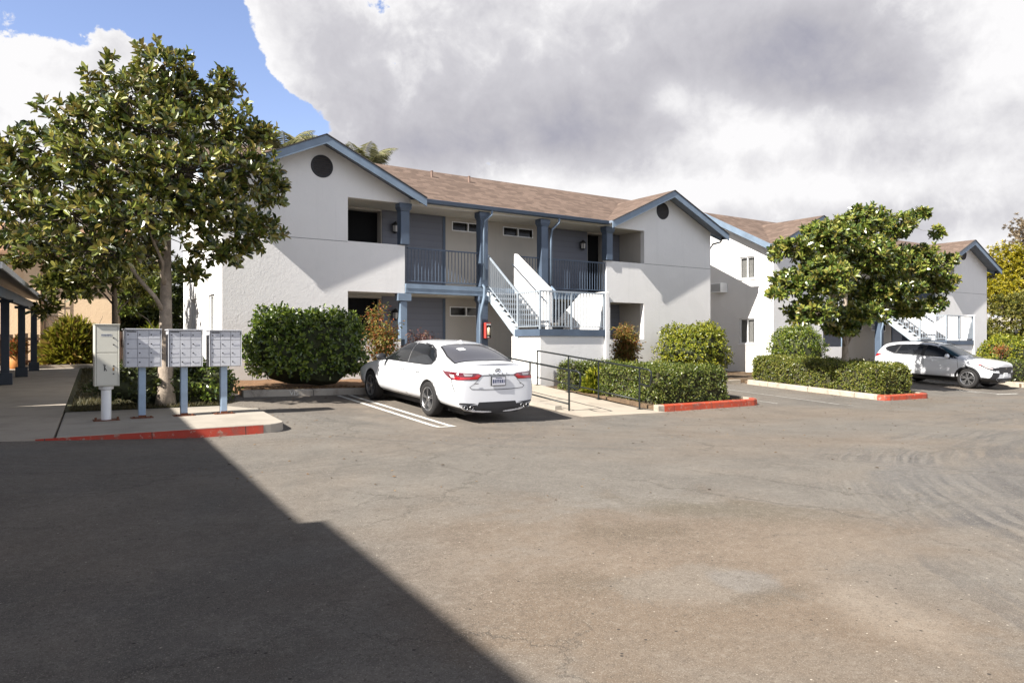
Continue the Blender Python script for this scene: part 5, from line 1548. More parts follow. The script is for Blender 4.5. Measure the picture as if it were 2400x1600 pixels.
bush('shrub', 'clipped bright green round shrub behind the long hedge and left of the magnolia trunk', (24.6, 17.25, 1.12), (1.14, 1.0, 1.0), 8000, leafmat('bright_green_leaves', [(.035, .065, .008), (.085, .13, .014), (.16, .2, .022), (.22, .23, .03)], .38, .28), 105, L=(.05, .085), sq=2.3, lump=.06)
bush('shrub', 'low dark leafy shrub under the first two grey mailboxes', (2.05, 16.35, .62), (1.15, .55, .5), 3400, M_DKG, 107, L=(.06, .10), lump=.2)
bush('shrub', 'dark shrub growing behind the last mailbox post', (3.05, 16.2, .58), (.55, .5, .5), 1900, M_SHRUB, 109, L=(.06, .10), lump=.2)
# grassy yellow shrub by the porch
def strapbush(name, label, c, r, n, mat, seed, L=(.3, .55), cat='shrub', w=.035, arch=.35):
    rng = np.random.default_rng(seed); c = np.array(c, float); r = np.array(r, float)
    u = unit(rng.normal(0, 1, (n, 3))); u[:, 2] = np.abs(u[:, 2]) * .9 + .05
    P = c + u * r * (rng.uniform(.1, 1, n) ** .5)[:, None] * .85
    A = unit(u + rng.normal(0, .45, (n, 3)) + np.array([0, 0, .35]))
    ll = rng.uniform(L[0], L[1], n)
    V, F = leaf_arrays(P, A, rng.normal(0, 1, (n, 3)), ll, np.full(n, w), .2, arch)
    m = MB()
    for k in range(14):
        a = rng.uniform(0, 6.28); q = rng.uniform(.2, .9)
        e = c + np.array([math.cos(a) * r[0] * q, math.sin(a) * r[1] * q, r[2] * rng.uniform(.5, .95)])
        b = np.array([c[0] + math.cos(a) * r[0] * .3 * q, c[1] + math.sin(a) * r[1] * .3 * q, c[2] - .05])
        m.tube([b, (b + e) / 2 + np.array([0, 0, .1]), e], [.02, .015, .006], 4, cap=False)
    return tag(mesh_from(name, V, F, [mat, M_BARKD], m), label, cat)
M_BAMB = leafmat('bamboo_leaves', [(.07, .08, .012), (.2, .2, .02), (.33, .3, .035), (.25, .15, .05)], .5, .4)
q = atY(172, 868, 35.6)
strapbush('bamboo_shrub', 'feathery yellow-green shrub beside the porch and in front of the wooden fence', (q.x, q.y, .5), (1.3, .8, 2.3), 3600, M_BAMB, 111, L=(.25, .5), w=.06)
q = atY(357, 800, 34); strapbush('weeping_shrub', 'pale yellow weeping shrub between the magnolia trunks on the back lawn', (q.x, q.y, .5), (.55, .5, 1.7), 900, M_SHRUBY, 113, L=(.3, .6), w=.04, arch=.6)

def box_hedge(name, label, x0, x1, y0, y1, z0, zf, n, mat, seed, L=(.045, .075), group='clipped hedges along the kerbs'):
    rng = np.random.default_rng(seed)
    ax_, ay_ = x1 - x0, y1 - y0; h = .95
    areas = np.array([ax_ * ay_, ax_ * h, ax_ * h, ay_ * h, ay_ * h]); pr = areas / areas.sum()
    f = rng.choice(5, n // 6, p=pr); m = len(f)
    a, b = rng.uniform(0, 1, m), rng.uniform(0, 1, m)
    X = np.where(f == 3, x0, np.where(f == 4, x1, x0 + ax_ * a)); Y = np.where(f == 1, y0, np.where(f == 2, y1, np.where(f >= 3, y0 + ay_ * a, y0 + ay_ * b)))
    zt = np.array([zf(x, y) for x, y in zip(X, Y)]); zb = np.array([z0(x, y) for x, y in zip(X, Y)])
    Z = np.where(f == 0, zt, zb + .06 + (zt - zb - .06) * b)
    nrm = np.array([[0, 0, 1], [0, -1, 0], [0, 1, 0], [-1, 0, 0], [1, 0, 0]], float)[f]
    # round the corners, ruffle the surface
    cx, cy = (x0 + x1) / 2, (y0 + y1) / 2
    ru = .022 * np.sin(X * 5 + Z * 4 + seed) + .022 * np.sin(Y * 4.3 + X * 2 + Z * 6) + rng.normal(0, .02, m) - .03
    tall = rng.uniform(0, 1, m) < .004
    ru = np.where(tall & (f == 0), ru + .06, ru)
    P = np.stack([X, Y, Z], 1) + nrm * ru[:, None]
    ex = np.minimum(np.minimum(np.abs(P[:, 0] - x0), np.abs(P[:, 0] - x1)), .2) / .2; ey = np.minimum(np.minimum(np.abs(P[:, 1] - y0), np.abs(P[:, 1] - y1)), .2) / .2
    et = np.minimum(np.abs(P[:, 2] - zt), .18) / .18
    pull = (1 - ex) * (1 - ey) * .12 + (1 - np.minimum(ex, ey)) * (1 - et) * .09
    P[:, 0] -= np.sign(P[:, 0] - cx) * pull; P[:, 1] -= np.sign(P[:, 1] - cy) * pull; P[:, 2] -= pull
    D = unit(nrm + np.array([0, 0, .45]) + rng.normal(0, .45, (m, 3)))
    pts, axx, nn, ll, ww = rosettes(P, D, rng, (4, 7), L, .58, 1.2, .1)
    V, F = leaf_arrays(pts, axx, nn, ll, ww)
    cm = MB(); g = .13  # filler block keeps light out, coloured dark like the hedge's shaded inside
    nx_, ny_ = max(2, int(ax_ / .4)), max(2, int(ay_ / .4))
    cm.sheet(x0 + g, x1 - g, y0 + g, y1 - g, lambda x, y: zf(x, y) - g, nx_, ny_, .8)
    return tag(mesh_from(name, V, F, [mat, plain(name + '_twigs', (.035, .032, .015), .95, .5, 9)], cm), label, 'hedge', group)
hz1 = lambda x, y: gz(x, y) + .1
box_hedge('hedge', 'clipped dark hedge block behind the red kerb beside the ramp', 12.5, 15.15, 12.55, 14.9, hz1, lambda x, y: .86 + .028 * (y - 12.6), 23000, M_HEDGE, 121, L=(.036, .06))
box_hedge('hedge', 'short clipped hedge block against the stair landing, top end of the ramp', 12.45, 14.6, 15.75, 16.7, lambda x, y: .1, lambda x, y: .95, 7500, M_HEDGE, 123, L=(.036, .06))
strapbush('yellow_shrub', 'yellow-green tufted plant filling the gap between the two clipped hedges by the ramp', (12.95, 15.3, .05), (.5, .42, .75), 1300, M_SHRUBY, 125, L=(.12, .28), w=.04)
box_hedge('hedge', 'long low clipped hedge along the pale kerb in front of the magnolia and SUV', 20.6, 22.6, 11.75, 16.35, hz1, lambda x, y: .80 + .052 * (y - 11.7), 28000, leafmat('long_hedge_leaves', [(.045, .064, .010), (.10, .128, .018), (.175, .19, .03), (.25, .225, .055)], .36, .28, .55), 127, L=(.04, .066))
box_hedge('hedge', 'clipped hedge at the right edge beyond the nose of the SUV', 32.75, 38, 13.3, 14.6, lambda x, y: -.2, lambda x, y: .72, 6000, M_HEDGE, 129)
q = atY(2358, 800, 17.0)
bush('shrub', 'bright green rounded shrub at the right edge behind the SUV bonnet', (q.x, q.y, .75), (1.6, 1.3, 1.05), 7000, M_SHRUBY, 131, L=(.07, .12), lump=.1)

# nandinas: cane stems with tiers of fine leaves
def nandina(label, base, h, r, n, seed, mat=None):
    rng = np.random.default_rng(seed); b = np.array(base, float)
    P, A = [], []; m = MB()
    for k in range(9):
        a = rng.uniform(0, 6.28); q = rng.uniform(.1, .8) * r
        e = b + np.array([math.cos(a) * q, math.sin(a) * q, h * rng.uniform(.6, 1)])
        m.tube([b + np.array([math.cos(a) * .08, math.sin(a) * .08, -.05]), (b + e) / 2 + rng.normal(0, .04, 3), e], [.012, .01, .006], 5, cap=False)
        for j in range(n // 9):
            t = rng.uniform(.3, 1.02) ** .7; c = b + (e - b) * t
            o = unit(rng.normal(0, 1, 3)[None])[0] * rng.uniform(.05, .28) * r / .45; o[2] *= .45
            P.append(c + o); A.append(o + rng.normal(0, .1, 3) + np.array([0, 0, -.03]))
    P = np.array(P); A = np.array(A); ll = rng.uniform(.06, .115, len(P))
    V, F = leaf_arrays(P, A, rng.normal(0, .5, P.shape) + np.array([0, 0, 1]), ll, ll * .45)
    tag(mesh_from('nandina_shrub', V, F, [mat or M_NAND, M_BARKD], m), label, 'shrub', 'nandina shrubs against the building')
nandina('tall red-tipped nandina between the dark shrub and the front of the sedan', (7.95, 18.4, .4), 2.15, .55, 2700, 141, leafmat('nandina_mixed', [(.09, .11, .022), (.17, .18, .035), (.27, .22, .05), (.3, .14, .045), (.38, .09, .03)], .5, .4))
nandina('sparse purplish nandina above the roof of the sedan', (9.45, 18.9, .4), 1.5, .5, 700, 143, leafmat('purple_leaves', [(.06, .03, .03), (.12, .05, .05), (.16, .09, .05)], .5, .3))
nandina('rusty green nandina in front of the ground floor doorway right of the stair landing', (16.8, 18.5, .15), 1.95, .6, 4600, 145, leafmat('rusty_leaves', [(.10, .11, .022), (.2, .18, .035), (.3, .18, .05), (.32, .11, .04)], .5, .4))
nandina('small rusty nandina at the right edge below the bright green shrub', tuple(atY(2345, 840, 15.9)), .6, .5, 600, 147)
# yellow ground cover behind the ramp hedge
strapbush('ground_cover', 'low yellow ground-cover plant behind the clipped hedge by the ramp', (15.6, 17.4, .2), (2.4, .7, .75), 3000, M_SHRUBY, 151, L=(.1, .22), w=.035)
strapbush('ground_cover', 'low yellow ground-cover plant in front of the round yellow-green shrub', (18.6, 17.0, .15), (1.3, .5, .6), 1500, M_SHRUBY, 153, L=(.1, .2), w=.035)
# ---------------------------------------------------------------- mailboxes
M_MAILG = plain('mailbox_grey', (.42, .425, .445), .45, .06, 5)
M_MAILW = plain('mailbox_cream', (.55, .53, .45), .45, .06, 3)
M_RUST = plain('rusty_plate', (.13, .045, .02), .85, .4, 30)
M_POSTB = plain('chipped_blue_paint', (.26, .34, .44), .5, .14, 4)
M_SHADEG = plain('mailbox_door_grey', (.475, .48, .505), .42, .07, 8)
M_LOCK = plain('dark_lock', (.03, .028, .028), .5, .1)
def cluster(cx, ztop, w, label, tilt):
    Bx = empty('cluster_mailbox', (cx, 13.8, PADZ), label, 'mailbox', 'cluster mailboxes on posts by the walkway')
    y0, y1 = 13.62, 13.98; h = .63; z0 = ztop - h; x0, x1 = cx - w / 2, cx + w / 2
    m = MB(); m.box(x0, x1, y0 + .012, y1, z0, ztop); m.build('case', M_MAILG, Bx, bevel=.006)
    m = MB(); m.box(x0 - .018, x1 + .018, y0 - .03, y1 + .02, ztop + .001, ztop + .022); m.box(x0 - .014, x0 - .002, y0 - .015, y0 + .03, z0, ztop); m.box(x1 + .002, x1 + .014, y0 - .015, y0 + .03, z0, ztop); m.build('hood', M_MAILG, Bx, bevel=.004)
    rows, cols = 4, 3
    dw, dh = (w - .012) / cols, (h - .012) / rows
    rr = random.Random(int(cx * 100))
    for r in range(rows):
        for c in range(cols):
            a = x0 + .006 + c * dw; b = z0 + .006 + r * dh
            m = MB(); m.box(a + .004, a + dw - .004, y0 - .002 - rr.uniform(0, .003), y0 + .011, b + .004, b + dh - .004)
            d = m.build('door', M_SHADEG, Bx, bevel=.003)
            m = MB(); m.lathe([(.0, y0 - .012), (.011, y0 - .011), (.012, y0 - .003)], (a + .035, 0, b + dh * .52), 'y', 12)
            m.build('lock', M_LOCK, d)
            if rr.random() < .3:
                m = MB(); m.box(a + .07, a + .07 + rr.uniform(.05, .09), y0 - .0075, y0 - .0055, b + dh * .42, b + dh * .58)
                m.build('name_slip', plain('name_slip_paper', (.43, .43, .47), .6, .1), d)
    m = MB(); m.box(x0 + .02, x0 + dw - .01, y0 - .0085, y0 - .0055, ztop - .038, ztop - .02); m.build('mail_slot', M_LOCK, Bx)
    m = MB(); m.box(cx - .055, cx + .055, 13.745, 13.855, PADZ + .012, z0); m.build('post', M_POSTB, Bx, bevel=.008)
    m = MB(); m.box(cx - .17, cx + .17, 13.68, 13.92, PADZ, PADZ + .012)
    for sx in (-.13, .13):
        m.lathe([(.018, PADZ + .012), (.018, PADZ + .035), (.0, PADZ + .036)], (cx + sx, 13.72, 0), 'z', 8)
    m.box(cx - .06, cx + .06, 13.74, 13.744, PADZ + .012, PADZ + .05)
    m.build('base_plate', M_RUST, Bx)
cluster(1.56, 1.695, .535, 'grey cluster mailbox with twelve doors, next to the cream parcel locker', 0)
cluster(2.22, 1.69, .525, 'grey cluster mailbox with twelve doors, the middle one of three', 0)
cluster(2.88, 1.685, .52, 'grey cluster mailbox with twelve doors, the one nearest the big shrub', 0)

def locker():
    cx, y0 = 1.02, 13.52
    L = empty('parcel_locker', (cx, 13.68, PADZ), 'tall cream parcel locker with two doors on a round white post', 'parcel locker')
    x0, x1, z0, z1 = cx - .178, cx + .178, .77, 1.77
    m = MB(); m.box(x0, x1, y0 + .02, y0 + .36, z0, z1); m.box(x0, x0 + .02, y0, y0 + .02, z0, z1); m.box(x1 - .02, x1, y0, y0 + .02, z0, z1); m.box(x0 + .02, x1 - .02, y0, y0 + .02, z1 - .02, z1); m.box(x0 - .008, x1 + .008, y0 - .02, y0 + .37, z1 + .001, z1 + .015); m.build('case', M_MAILW, L, bevel=.004)
    zm = 1.315
    for a, b, ks in ((zm + .006, z1 - .028, (1.56, 1.45)), (z0 + .012, zm - .006, (1.1, .97))):
        m = MB(); m.box(x0 + .026, x1 - .026, y0 + .003, y0 + .019, a, b); d = m.build('door', M_MAILW, L, bevel=.004)
        for j, k in enumerate(ks):
            m = MB(); m.lathe([(.0, y0 - .012), (.011, y0 - .01), (.012, y0 + .002)], (x1 - .085, 0, k), 'y', 12); m.build('lock', M_LOCK, d)
    m = MB(); m.box(x0 + .09, x0 + .245, y0 + .0005, y0 + .0025, 1.585, 1.625)
    plate = m.build('label_strip', plain('label_pale', (.5, .5, .5), .5, .1), L)
    m = MB(); rr = random.Random(5); x = x0 + .095
    while x < x0 + .235:                                  # lettering too small to read: strokes of the same size
        w = rr.uniform(.004, .007); m.box(x, x + w, y0 - .001, y0 + .0003, 1.592 + rr.uniform(0, .008), 1.618); x += w + rr.uniform(.004, .007)
    m.build('label_print', plain('grey_print', (.12, .13, .15), .6, 0), plate)
    m = MB()
    m.bar((cx - .045, y0 + .0, 1.13), (cx - .035, y0 + .0, 1.06), .012, .004, up=(0, 1, 0)); m.bar((cx - .035, y0 + .0, 1.075), (cx - .005, y0 + .0, 1.02), .012, .004, up=(0, 1, 0)); m.bar((cx - .035, y0 + .0, 1.07), (cx - .04, y0 + .0, 1.02), .014, .004, up=(0, 1, 0)); m.bar((cx - .02, y0 + .0, 1.12), (cx - .028, y0 + .0, 1.085), .006, .004, up=(0, 1, 0))
    m.build('scrawl', M_LOCK, L)
    m = MB(); m.box(x1 - .10, x1 - .075, y0 + .0, y0 + .0025, 1.02, 1.075); m.build('rust_streak', plain('rust_stain', (.3, .17, .06), .8, .3, 40), L)
    m = MB(); m.lathe([(.075, PADZ + .012), (.075, .70), (.11, .72), (.11, .769)], (cx, 13.7, 0), 'z', 24); m.build('post', M_WHITEP, L, smooth=False)
    m = MB(); m.box(cx - .19, cx + .19, 13.55, 13.85, PADZ, PADZ + .012)
    for sx in (-.16, .16): m.lathe([(.018, PADZ + .012), (.018, PADZ + .06), (.0, PADZ + .061)], (cx + sx, 13.58, 0), 'z', 8)
    m.build('base_plate', M_RUST, L)
locker()

# ---------------------------------------------------------------- ramp handrails
M_RAIL = plain('dark_green_steel', (.008, .011, .011), .4, .1)
def ramp_rail(x, posts, loop_y, label):
    Rl = empty('handrail', (x, posts[0], 0), label, 'handrail', 'steel handrails on the ramp')
    z = lambda y: rampz(y)
    H_ = .98
    m = MB()
    top = [(x, y, z(y) + H_) for y in posts] 
    e = posts[-1]
    tip = (x, e - .38, z(e) + H_ - .05)
    path = [top[0]] + top[1:] + [(x, e - .30, z(e) + H_ - .028), (x, e - .39, z(e) + H_ - .07), (x, e - .40, z(e) + H_ - .2), (x, e - .37, z(e) + H_ - .38), (x, e - .30, z(e) + H_ - .42), (x, e, z(e) + H_ - .37)]
    m.tube(path, .023, 8); m.build('top_rail', M_RAIL, Rl, smooth=True)
    m = MB(); m.tube([(x, y, z(y) + .22) for y in posts], .019, 8); m.build('lower_rail', M_RAIL, Rl, smooth=True)
    for y in posts:
        m = MB(); m.tube([(x, y, z(y) - .02), (x, y, z(y) + H_)], .023, 8); m.box(x - .06, x + .06, y - .06, y + .06, z(y) - .01, z(y) + .012)
        m.build('post', M_RAIL, Rl)
ramp_rail(12.08, [16.95, 15.5, 14.25, 12.75], None, 'dark steel handrail on the hedge side of the ramp')
ramp_rail(9.98, [16.9, 15.6, 14.3, 12.78], None, 'dark steel handrail on the ramp nearest the white sedan')

# ---------------------------------------------------------------- building at the left edge (casts the big shadow)
PD = Vector((.0667, .9978, 0))
def pl(t, off=0.0):   # point on the porch column line at y=t
    return Vector((-.62 + .0815 * (t - 24.2) + off, t, 0))
Lb = empty('apartment_building', (-4, 18, 0), 'single storey porch and building at the left edge with dark blue-grey posts', 'building')
for t in (20.1, 24.2, 28.3, 32.45):
    p = pl(t); z = wz(t)
    m = MB(); m.box(p.x - .1, p.x + .1, t - .1, t + .1, z, 2.64); m.box(p.x - .17, p.x + .17, t - .17, t + .17, z, z + .32); m.box(p.x - .19, p.x + .19, t - .16, t + .16, 2.56, 2.64)
    m.build('column', M_DKBLUE, Lb, bevel=.012)
a, b = pl(17.6), pl(33.2)
m = MB(); m.bar((a.x, a.y, 2.78), (b.x, b.y, 2.78), .16, .27); m.build('beam', M_BLUE, Lb)
e0, e1 = Vector((-.53, 17.5, 0)), Vector((.47, 33.6, 0))
def q4(p0, p1, z0, z1, wdt):
    n = Vector((-1, .06, 0)) * wdt
    return [(p0.x, p0.y, z0), (p1.x, p1.y, z0), (p1.x + n.x, p1.y + n.y, z1), (p0.x + n.x, p0.y + n.y, z1)]
top = q4(e0, e1, 3.09, 3.75, 3.0)
m = MB(); v = [m.bm.verts.new(p) for p in top]; m.face(v); w = [m.bm.verts.new((p[0], p[1], p[2] - .07)) for p in top]; m.mi = 1; m.face(w[::-1])
for i in range(4): m.face([v[i], w[i], w[(i + 1) % 4], v[(i + 1) % 4]])
m.build('roof', [M_SHY, M_DKBLUE], Lb)
m = MB(); m.bar((e0.x + .02, e0.y, 3.01), (e1.x + .02, e1.y, 3.01), .04, .13); m.build('fascia', plain('grey_fascia', (.3, .32, .34), .6, .1), Lb)
m = MB(); m.hexa([(-3.3, 16.5, 0), (-3.1, 16.5, 0), (-2.1, 33.2, 0), (-2.3, 33.2, 0), (-3.3, 16.5, 3.4), (-3.1, 16.5, 3.4), (-2.1, 33.2, 3.4), (-2.3, 33.2, 3.4)]); m.build('wall', M_DKBLUE, Lb)
# two storey block beside the lot
def exy(y, k=0): return -5.53 + .068 * y + k
EZ = 5.82
m = MB()
m.hexa([(exy(4.6) - 9, 4.6, -.2), (exy(4.6) - .55, 4.6, -.2), (exy(15.0) - .55, 15.0, -.2), (exy(15.0) - 9, 15.0, -.2), (exy(4.6) - 9, 4.6, EZ), (exy(4.6) - .55, 4.6, EZ), (exy(15.0) - .55, 15.0, EZ), (exy(15.0) - 9, 15.0, EZ)])
m.hexa([(exy(-14) - 9, -14, -.2), (exy(-14) - .37, -14, -.2), (exy(4.6) - .37, 4.6, -.2), (exy(4.6) - 9, 4.6, -.2), (exy(-14) - 9, -14, EZ), (exy(-14) - .37, -14, EZ), (exy(4.6) - .37, 4.6, EZ), (exy(4.6) - 9, 4.6, EZ)])
m.build('wall', M_STUCCO, Lb)
m = MB()
for (ya, yb, k) in ((4.55, 15.4, 0), (-14.3, 4.55, .19)):
    a0, b0 = exy(ya, k), exy(yb, k)
    m.hexa([(a0 - 5, ya, EZ + 1.7), (a0, ya, EZ - .1), (b0, yb, EZ - .1), (b0 - 5, yb, EZ + 1.7), (a0 - 5, ya, EZ + 1.82), (a0, ya, EZ + .02), (b0, yb, EZ + .02), (b0 - 5, yb, EZ + 1.82)])
    m.hexa([(a0 - 10, ya, EZ - .1), (a0 - 5, ya, EZ + 1.7), (b0 - 5, yb, EZ + 1.7), (b0 - 10, yb, EZ - .1), (a0 - 10, ya, EZ + .02), (a0 - 5, ya, EZ + 1.82), (b0 - 5, yb, EZ + 1.82), (b0 - 10, yb, EZ + .02)])
m.build('roof', M_SHY, Lb)
for y in (-8, -2, 8, 13.5):
    for z0 in (.9, 3.7):
        x = exy(y) - (.37 if y < 4.6 else .55)
        m = MB(); m.box(x - .02, x + .06, y - .8, y + .8, z0, z0 + 1.2); f = m.build('window', M_WHITEP, Lb)
        m = MB(); m.box(x + .05, x + .07, y - .72, y - .03, z0 + .07, z0 + 1.13); m.box(x + .05, x + .07, y + .03, y + .72, z0 + .07, z0 + 1.13); m.build('pane', M_GLASS, f)

# tan building far left
Tb = empty('apartment_building', (-4, 42, 0), 'tan stucco two storey building with brown roof behind the fence at far left', 'building')
m = MB(); m.slab([(-14, -.2), (3.6, -.2), (3.6, 5.45), (-14, 5.45)], [[(-6.4, 3.5), (-4.8, 3.5), (-4.8, 4.8), (-6.4, 4.8)]], 'y', 41, 41.3); m.box(-14, 3.6, 41.3, 49, -.2, 5.45); m.build('wall', M_STUCCO_T, Tb)
m = MB(); m.hexa([(-15, 40.2, 5.40), (4.0, 40.2, 5.40), (4.0, 45, 7.3), (-15, 45, 7.3), (-15, 40.2, 5.58), (4.0, 40.2, 5.58), (4.0, 45, 7.48), (-15, 45, 7.48)])
m.hexa([(-15, 45, 7.3), (4.0, 45, 7.3), (4.0, 50, 5.4), (-15, 50, 5.4), (-15, 45, 7.48), (4.0, 45, 7.48), (4.0, 50, 5.58), (-15, 50, 5.58)])
m.build('roof', shingle('tan_shingles', True, (.34, .2, .12)), Tb)
Tb.rotation_euler = (0, 0, R(-10))
m = MB(); m.box(-.05, .6, 40.75, 41.0, -.2, 5.4); m.build('pilaster', M_STUCCO_T, Tb)
m = MB(); m.box(-6.4, -4.8, 41.2, 41.25, 3.5, 4.8); m.build('window', M_GLASS, Tb)
Tr = empty('wall_trellis', (1.4, 40.9, 1.0), 'thin metal trellis ladder on the tan wall above the yellow shrub', 'trellis')
m = MB()
for x in (.75, 1.55): m.bar((x, 40.93, 1.2), (x, 40.93, 4.4), .04)
m.build('upright', M_BARKD, Tr); Tr.location = (1.13, 39.95, 1.0); Tr.rotation_euler = (0, 0, R(-10))
m = MB()
for k in range(6): m.bar((.75, 40.95, 1.6 + k * .55), (1.55, 40.95, 1.6 + k * .55), .035)
m.bar((.75, 40.9, 2.7), (2.3, 40.9, 1.6), .04)
m.build('rung', M_BARKD, Tr)

# wooden fence
Fn = empty('wooden_fence', (-.5, 36.6, .4), 'weathered wooden board fence with gaps behind the porch posts', 'fence')
rr = random.Random(9)
m = MB(); x = -5.0
while x < 4.3:
    w = rr.uniform(.12, .16)
    if rr.random() < .82:
        m.box(x, x + w, 36.92 + rr.uniform(-.01, .01), 36.945, .45, 1.9 + rr.uniform(-.12, .06))
    x += w + (rr.uniform(.01, .03) if rr.random() < .6 else rr.uniform(.06, .2))
m.build('boards', wood('dark_weathered_wood', (.12, .075, .05)), Fn)
m = MB(); m.box(-5, 4.3, 36.85, 36.915, 1.55, 1.66); m.box(-5, 4.3, 36.85, 36.915, .6, .71); m.build('rail', M_WOOD, Fn)
for x in (-4, -2.2, -.4, 1.4, 3.2):
    m = MB(); m.box(x, x + .1, 36.74, 36.845, .4, 1.95); m.build('post', M_WOOD, Fn)
q = atY(38, 850, 34.5)
m = MB(); m.lathe([(.0, .35), (.2, .35), (.26, .6), (.3, .95), (.27, .95), (.24, .62), (.0, .6)], (q.x, q.y, 0), 'z', 20)
tag(m.build('planter_pot', plain('orange_clay', (.5, .2, .05), .7, .15), smooth=True), 'orange clay pot under the porch between the first posts', 'pot')
strapbush('potted_plant', 'reddish strappy plant growing in the orange pot under the porch', (q.x, q.y, .9), (.3, .3, .8), 260, M_NAND, 171, L=(.2, .4), w=.04)

# small brown-roofed house far right
h0 = atY(2415, 800, 21.5)
Hs = empty('brown_house', (h0.x, h0.y, -.3), 'low building with grey hipped roof and orange brick wall at the right edge', 'house')
x0, x1, y0, y1 = h0.x - 1.2, h0.x + 6, h0.y - 1.5, h0.y + 5
m = MB(); m.box(x0, x1, y0, y1, -.4, 1.72); m.build('wall', plain('orange_brick', (.36, .15, .06), .85, .25, 6), Hs)
m = MB(); e = .8
bt = [(x0 - e, y0 - e, 1.72), (x1 + e, y0 - e, 1.72), (x1 + e, y1 + e, 1.72), (x0 - e, y1 + e, 1.72)]; tp = [(x0 + 2.4, y0 + 2.4, 3.2), (x1 - 2.4, y0 + 2.4, 3.2), (x1 - 2.4, y1 - 2.4, 3.2), (x0 + 2.4, y1 - 2.4, 3.2)]
m.hexa(bt + tp); m.build('roof', plain('grey_shingles', (.3, .27, .22), .9, .2, 8), Hs)
m = MB(); m.box(x0 - e, x1 + e, y0 - e - .03, y0 - e, 1.6, 1.74); m.box(x0 - e - .03, x0 - e, y0 - e, y1 + e, 1.6, 1.74); m.build('fascia', M_DKBLUE, Hs)

# a few fallen leaves and pebbles on the asphalt
rng = np.random.default_rng(77); n = 420
X = rng.uniform(1.5, 24, n); Y = 4 + rng.uniform(0, 1, n) ** .7 * 8
for xa, xb, ya, yb, k in ((3.9, 9.6, 15.7, 16.3, 150), (12.4, 15.9, 11.85, 12.17, 90), (19.8, 20.22, 11.5, 16.2, 120), (16, 20.2, 16.0, 16.37, 60), (16.1, 16.35, 12.5, 16, 60), (3.5, 4.3, 12, 15.5, 60), (20.3, 22.8, 11.0, 11.33, 50)):
    X = np.concatenate([X, rng.uniform(xa, xb, k)]); Y = np.concatenate([Y, rng.uniform(ya, yb, k)])
n = len(X)
P = np.stack([X, Y, np.array([gz(a, b) + .006 for a, b in zip(X, Y)])], 1)
a = rng.uniform(0, 6.28, n); ll = rng.uniform(.015, .05, n)
V, F = leaf_arrays(P, np.stack([np.cos(a), np.sin(a), rng.uniform(0, .15, n)], 1), np.tile([[0, 0, 1.]], (n, 1)) + rng.normal(0, .2, (n, 3)), ll, ll * .5)
tag(mesh_from('litter', V, F, [leafmat('dry_leaves', [(.03, .02, .012), (.15, .08, .03), (.3, .2, .1)], .8, .1)]), 'scattered dry leaf fragments on the asphalt', 'leaf litter', kind='stuff')
n = 900
X = np.concatenate([rng.uniform(4.0, 9.6, n // 2), rng.uniform(12.5, 15.7, n // 4), rng.uniform(20.5, 22.6, n // 4)]); Y = np.concatenate([rng.uniform(16.52, 17.3, n // 2), rng.uniform(12.4, 12.75, n // 4), rng.uniform(11.55, 12, n // 4)])
P = np.stack([X, Y, np.array([gz(a_, min(b_, 16.5)) + (.145 if b_ > 16 else .115) for a_, b_ in zip(X, Y)])], 1); n = len(X)
a = rng.uniform(0, 6.28, n); ll = rng.uniform(.03, .09, n)
V, F = leaf_arrays(P, np.stack([np.cos(a), np.sin(a), rng.uniform(0, .3, n)], 1), np.tile([[0, 0, 1.]], (n, 1)) + rng.normal(0, .4, (n, 3)), ll, ll * .5)
tag(mesh_from('litter', V, F, [leafmat('bed_leaves', [(.06, .03, .012), (.2, .11, .04), (.34, .22, .1)], .8, .1)]), 'dry fallen leaves lying in the planting beds', 'leaf litter', kind='stuff')
# ---------------------------------------------------------------- sky, sun, camera
SUN = Vector((-3.2, -.585, 2.64)).normalized()     # towards the sun
el = math.asin(SUN.z); az = math.atan2(SUN.x, SUN.y)
w = bpy.data.worlds.new('World'); scene.world = w; w.use_nodes = True
nt = w.node_tree; nt.nodes.clear()
outn = nt.nodes.new('ShaderNodeOutputWorld')
sky = nt.nodes.new('ShaderNodeTexSky'); sky.sky_type = 'NISHITA'; sky.sun_disc = False
sky.sun_elevation = el; sky.sun_rotation = az; sky.air_density = 1.0; sky.dust_density = .6; sky.ozone_density = 2.0
bg1 = nt.nodes.new('ShaderNodeBackground'); bg1.inputs[1].default_value = SKY_K
hz = nt.nodes.new('ShaderNodeMix'); hz.data_type = 'RGBA'; hz.blend_type = 'MULTIPLY'; hz.inputs[0].default_value = 1.0
nt.links.new(sky.outputs[0], hz.inputs[6]); hz.inputs[7].default_value = (1.22, 1.06, 1.12, 1)
nt.links.new(hz.outputs[2], bg1.inputs[0])
tc = nt.nodes.new('ShaderNodeTexCoord'); D = tc.outputs['Generated']
sx = nt.nodes.new('ShaderNodeSeparateXYZ'); nt.links.new(D, sx.inputs[0])
AZ = math_(nt, 'ARCTAN2', sx.outputs[0], sx.outputs[1]); EL = math_(nt, 'ARCSINE', sx.outputs[2])
n1 = nt.nodes.new('ShaderNodeTexNoise'); setin(n1, Scale=5.5, Detail=9, Roughness=.58, Distortion=.25); nt.links.new(D, n1.inputs['Vector'])
n2 = nt.nodes.new('ShaderNodeTexNoise'); setin(n2, Scale=14, Detail=8, Roughness=.6, Distortion=.4); nt.links.new(D, n2.inputs['Vector'])
n3 = nt.nodes.new('ShaderNodeTexNoise'); setin(n3, Scale=2.6, Detail=6, Roughness=.55); nt.links.new(D, n3.inputs['Vector'])
def ang(u, v):
    x = (u - 1200) / 1700; y = (800 - v) / 1700
    return TH + math.atan(x), math.atan(y / math.sqrt(1 + x * x))
